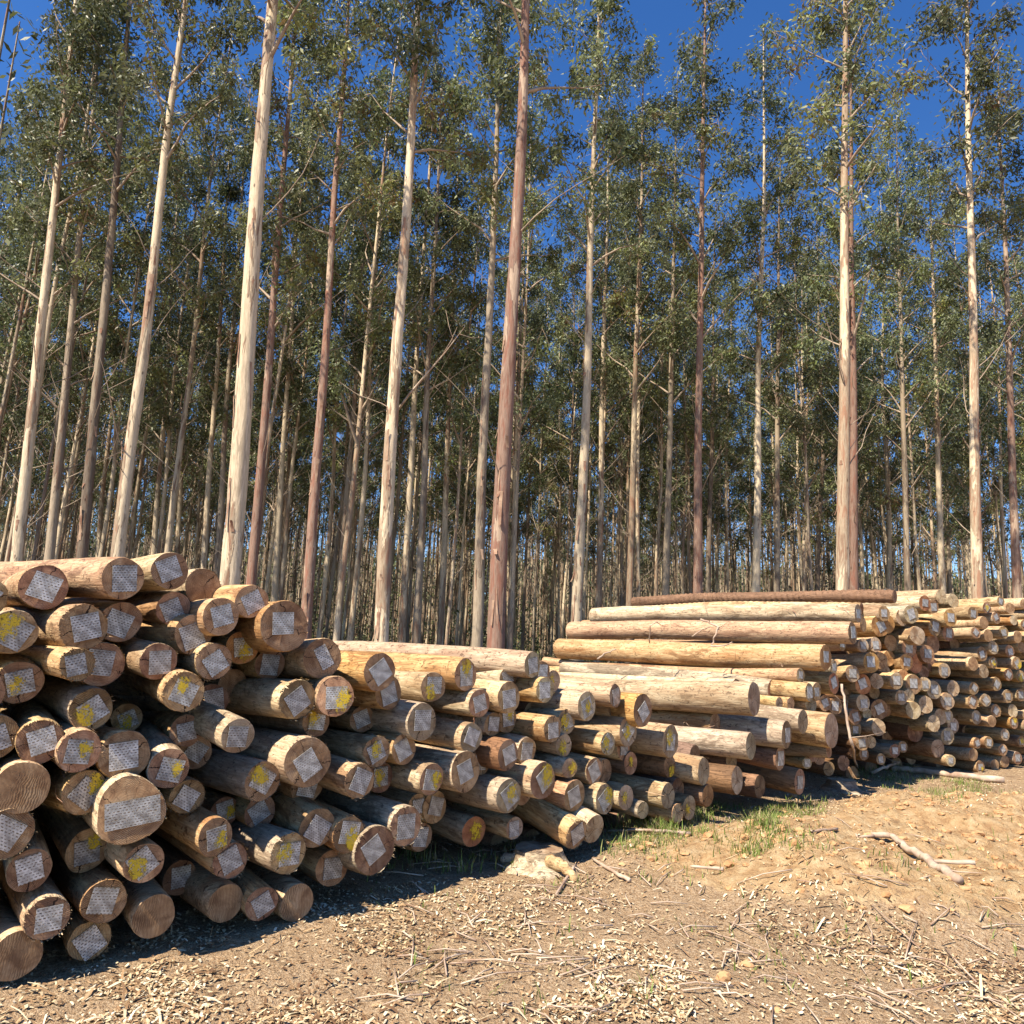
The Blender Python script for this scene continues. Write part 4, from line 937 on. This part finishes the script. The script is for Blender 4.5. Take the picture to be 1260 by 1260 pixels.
def blades(name, spots, label, hmin, hmax, mat):
    vs_, fs_, la_ = [], [], []; rnd = random.Random(len(spots))
    for (x, y, rad_, n, hs) in spots:
        t0 = rnd.uniform(.05, .75); n = int(n * .62)
        for _ in range(n):
            a = rnd.uniform(0, 6.283); q = rad_ * math.sqrt(rnd.random()); px_, py_ = x + q * math.cos(a), y + q * math.sin(a)
            z = gz(px_, py_) - .005; h = rnd.uniform(hmin, hmax) * hs; b = len(vs_); th = rnd.uniform(0, 6.283); ln = rnd.uniform(.2, .9) * h
            dx, dy = math.cos(th), math.sin(th); w_ = rnd.uniform(.0022, .005)
            for k, (f, ww) in enumerate(((0, 1), (.5, .85), (1, .15))):
                cx_, cy_ = px_ + dx * ln * f * f, py_ + dy * ln * f * f; zz = z + h * (f - .25 * f * f * (ln / h))
                vs_ += [(cx_ - dy * w_ * ww, cy_ + dx * w_ * ww, zz), (cx_ + dy * w_ * ww, cy_ - dx * w_ * ww, zz)]
            for k in range(2): fs_.append((b + 2 * k, b + 2 * k + 1, b + 2 * k + 3, b + 2 * k + 2)); la_.append(1.0 if rnd.random() < .22 else max(0, min(1, t0 + rnd.gauss(0, .22))))
    tag(link(name, leafmesh(name, vs_, fs_, la_), [mat]), label, 'grass', kind='stuff')
spots = []; rg = random.Random(9)
def sp_(px, py, rad_, n, hs=1.0): p = gp_(px, py); spots.append((p.x, p.y, rad_, n, hs))
for _ in range(26): sp_(rg.uniform(752, 862), rg.uniform(1006, 1026), .16, 120, rg.uniform(.7, 1.3))
for _ in range(12): sp_(rg.uniform(755, 830), rg.uniform(1022, 1048), .16, 60, rg.uniform(.5, .9))
for _ in range(13): sp_(rg.uniform(912, 968), rg.uniform(1008, 1036), .14, 100, rg.uniform(.7, 1.2))
for _ in range(22): sp_(rg.uniform(870, 1010), rg.uniform(992, 1004), .18, 70, rg.uniform(.5, 1.0))
for _ in range(16): sp_(rg.uniform(1040, 1180), rg.uniform(950, 990), .22, 70, rg.uniform(.5, .9))
for _ in range(12): sp_(rg.uniform(1135, 1260), rg.uniform(960, 985), .2, 90, rg.uniform(.6, 1.1))
for _ in range(14): sp_(rg.uniform(480, 640), rg.uniform(1046, 1078), .10, 26, rg.uniform(.8, 1.5))
for _ in range(16): sp_(rg.uniform(990, 1120), rg.uniform(944, 952), .2, 60, rg.uniform(.5, 1))
for _ in range(90): sp_(rg.uniform(450, 1260), rg.uniform(960, 1240), .14, 14, rg.uniform(.4, .8))
for _ in range(70): sp_(rg.uniform(745, 1010), rg.uniform(1000, 1050), .16, 22, rg.uniform(.4, .9))
blades('grass', spots, 'tufts of fresh green grass along the foot of the log piles', .04, .15, M_GRASS)

# bark strips, leaves and chips on the ground
vs_, fs_, la_ = [], [], []; rg = random.Random(4)
for _ in range(58000):
    px_, py_ = rg.uniform(-60, 1330), 950 + 310 * rg.random() ** 0.8
    if _ > 46000: px_, py_ = rg.uniform(930, 1290), rg.uniform(945, 1015)
    d = ray(px_, py_); D = -EYE / d.z; x, y = d.x * D, d.y * D
    c = clay_at(x, y)
    if rg.random() < c * 0.8: continue
    if n3(x * 1.1, y * 1.1, 5) + .6 * n3(x * 4, y * 4, 5) < 0.04 and rg.random() < 0.82: continue
    z = gz(x, y); th = rg.uniform(0, 6.283); L = rg.uniform(.008, .038) * (3.5 if rg.random() < .05 else 1); w_ = rg.uniform(.002, .0085); b = len(vs_)
    dx, dy = math.cos(th), math.sin(th); cv = rg.uniform(0, .35) * L; tl = rg.gauss(0, .22)
    for f in (-.5, 0, .5):
        cx_, cy_ = x + dx * L * f, y + dy * L * f; zz = gz(cx_, cy_) + .004 + cv * (1 - 4 * f * f) * .5 + max(0, tl * L * (f + .5)) + rg.random() * .008
        ww = w_ * (1 - .7 * abs(f)); vs_ += [(cx_ - dy * ww, cy_ + dx * ww, zz), (cx_ + dy * ww, cy_ - dx * ww, zz + ww * .4)]
    t0 = max(0, min(1, rg.random() ** 1.3 + .35 * n3(x * .9, y * .9, 8)))
    for k in range(2): fs_.append((b + 2 * k, b + 2 * k + 1, b + 2 * k + 3, b + 2 * k + 2)); la_.append(t0)
tag(link('bark_litter', leafmesh('bark_litter', vs_, fs_, la_), [M_LITTER]), 'dry bark strips, chips and fallen leaves strewn over the ground', 'litter', kind='stuff')
# thin twigs among the litter
tv_, tf_ = [], []
for _ in range(260):
    px_, py_ = rg.uniform(480, 1300), rg.uniform(965, 1240); p = gp_(px_, py_, .012); th = rg.uniform(0, 6.283); L = rg.uniform(.08, .4)
    if rg.random() < clay_at(p.x, p.y) * .8: continue
    q = p + Vector((math.cos(th), math.sin(th), 0)) * L; q.z = gz(q.x, q.y) + .015; md = p.lerp(q, .5) + Vector((rg.gauss(0, .02), rg.gauss(0, .02), .015))
    tube(tv_, tf_, [p, md, q], [.005, .004, .002], 5)
tag(link('scattered_twigs', mesh('scattered_twigs', tv_, tf_), [M_STICK]), 'thin dry twigs scattered among the bark litter', 'twigs', kind='stuff')
# clods on the bulldozed earth
cv_, cf_ = [], []
ico = bmesh.new(); bmesh.ops.create_icosphere(ico, subdivisions=2, radius=1); iv = [v.co.copy() for v in ico.verts]; if_ = [tuple(v.index for v in f.verts) for f in ico.faces]; ico.free()
for _ in range(6500):
    x, y = rg.uniform(.5, 9), rg.uniform(3.0, 10)
    c = clay_at(x, y)
    if rg.random() > c * 0.9 + .02: continue
    s = .005 + .034 * rg.random() ** 4; z = gz(x, y) + s * .2; b = len(cv_); sd = rg.uniform(0, 99)
    sx, sy, sz = rg.uniform(.8, 1.5), rg.uniform(.7, 1.2), rg.uniform(.5, .8)
    for v in iv:
        q = 1 + .55 * n3(v.x * 1.4 + sd, v.y * 1.4, v.z * 1.4) + .15 * n3(v.x * 4 + sd, v.y * 4, v.z * 4); cv_.append((x + v.x * s * q * sx, y + v.y * s * q * sy, z + v.z * s * q * sz))
    cf_ += [tuple(b + i for i in f) for f in if_]
tag(link('soil_clods', mesh('soil_clods', cv_, cf_, False), [M_CLOD]), 'crumbly clods lying on the bulldozed orange earth', 'soil clods', kind='stuff')
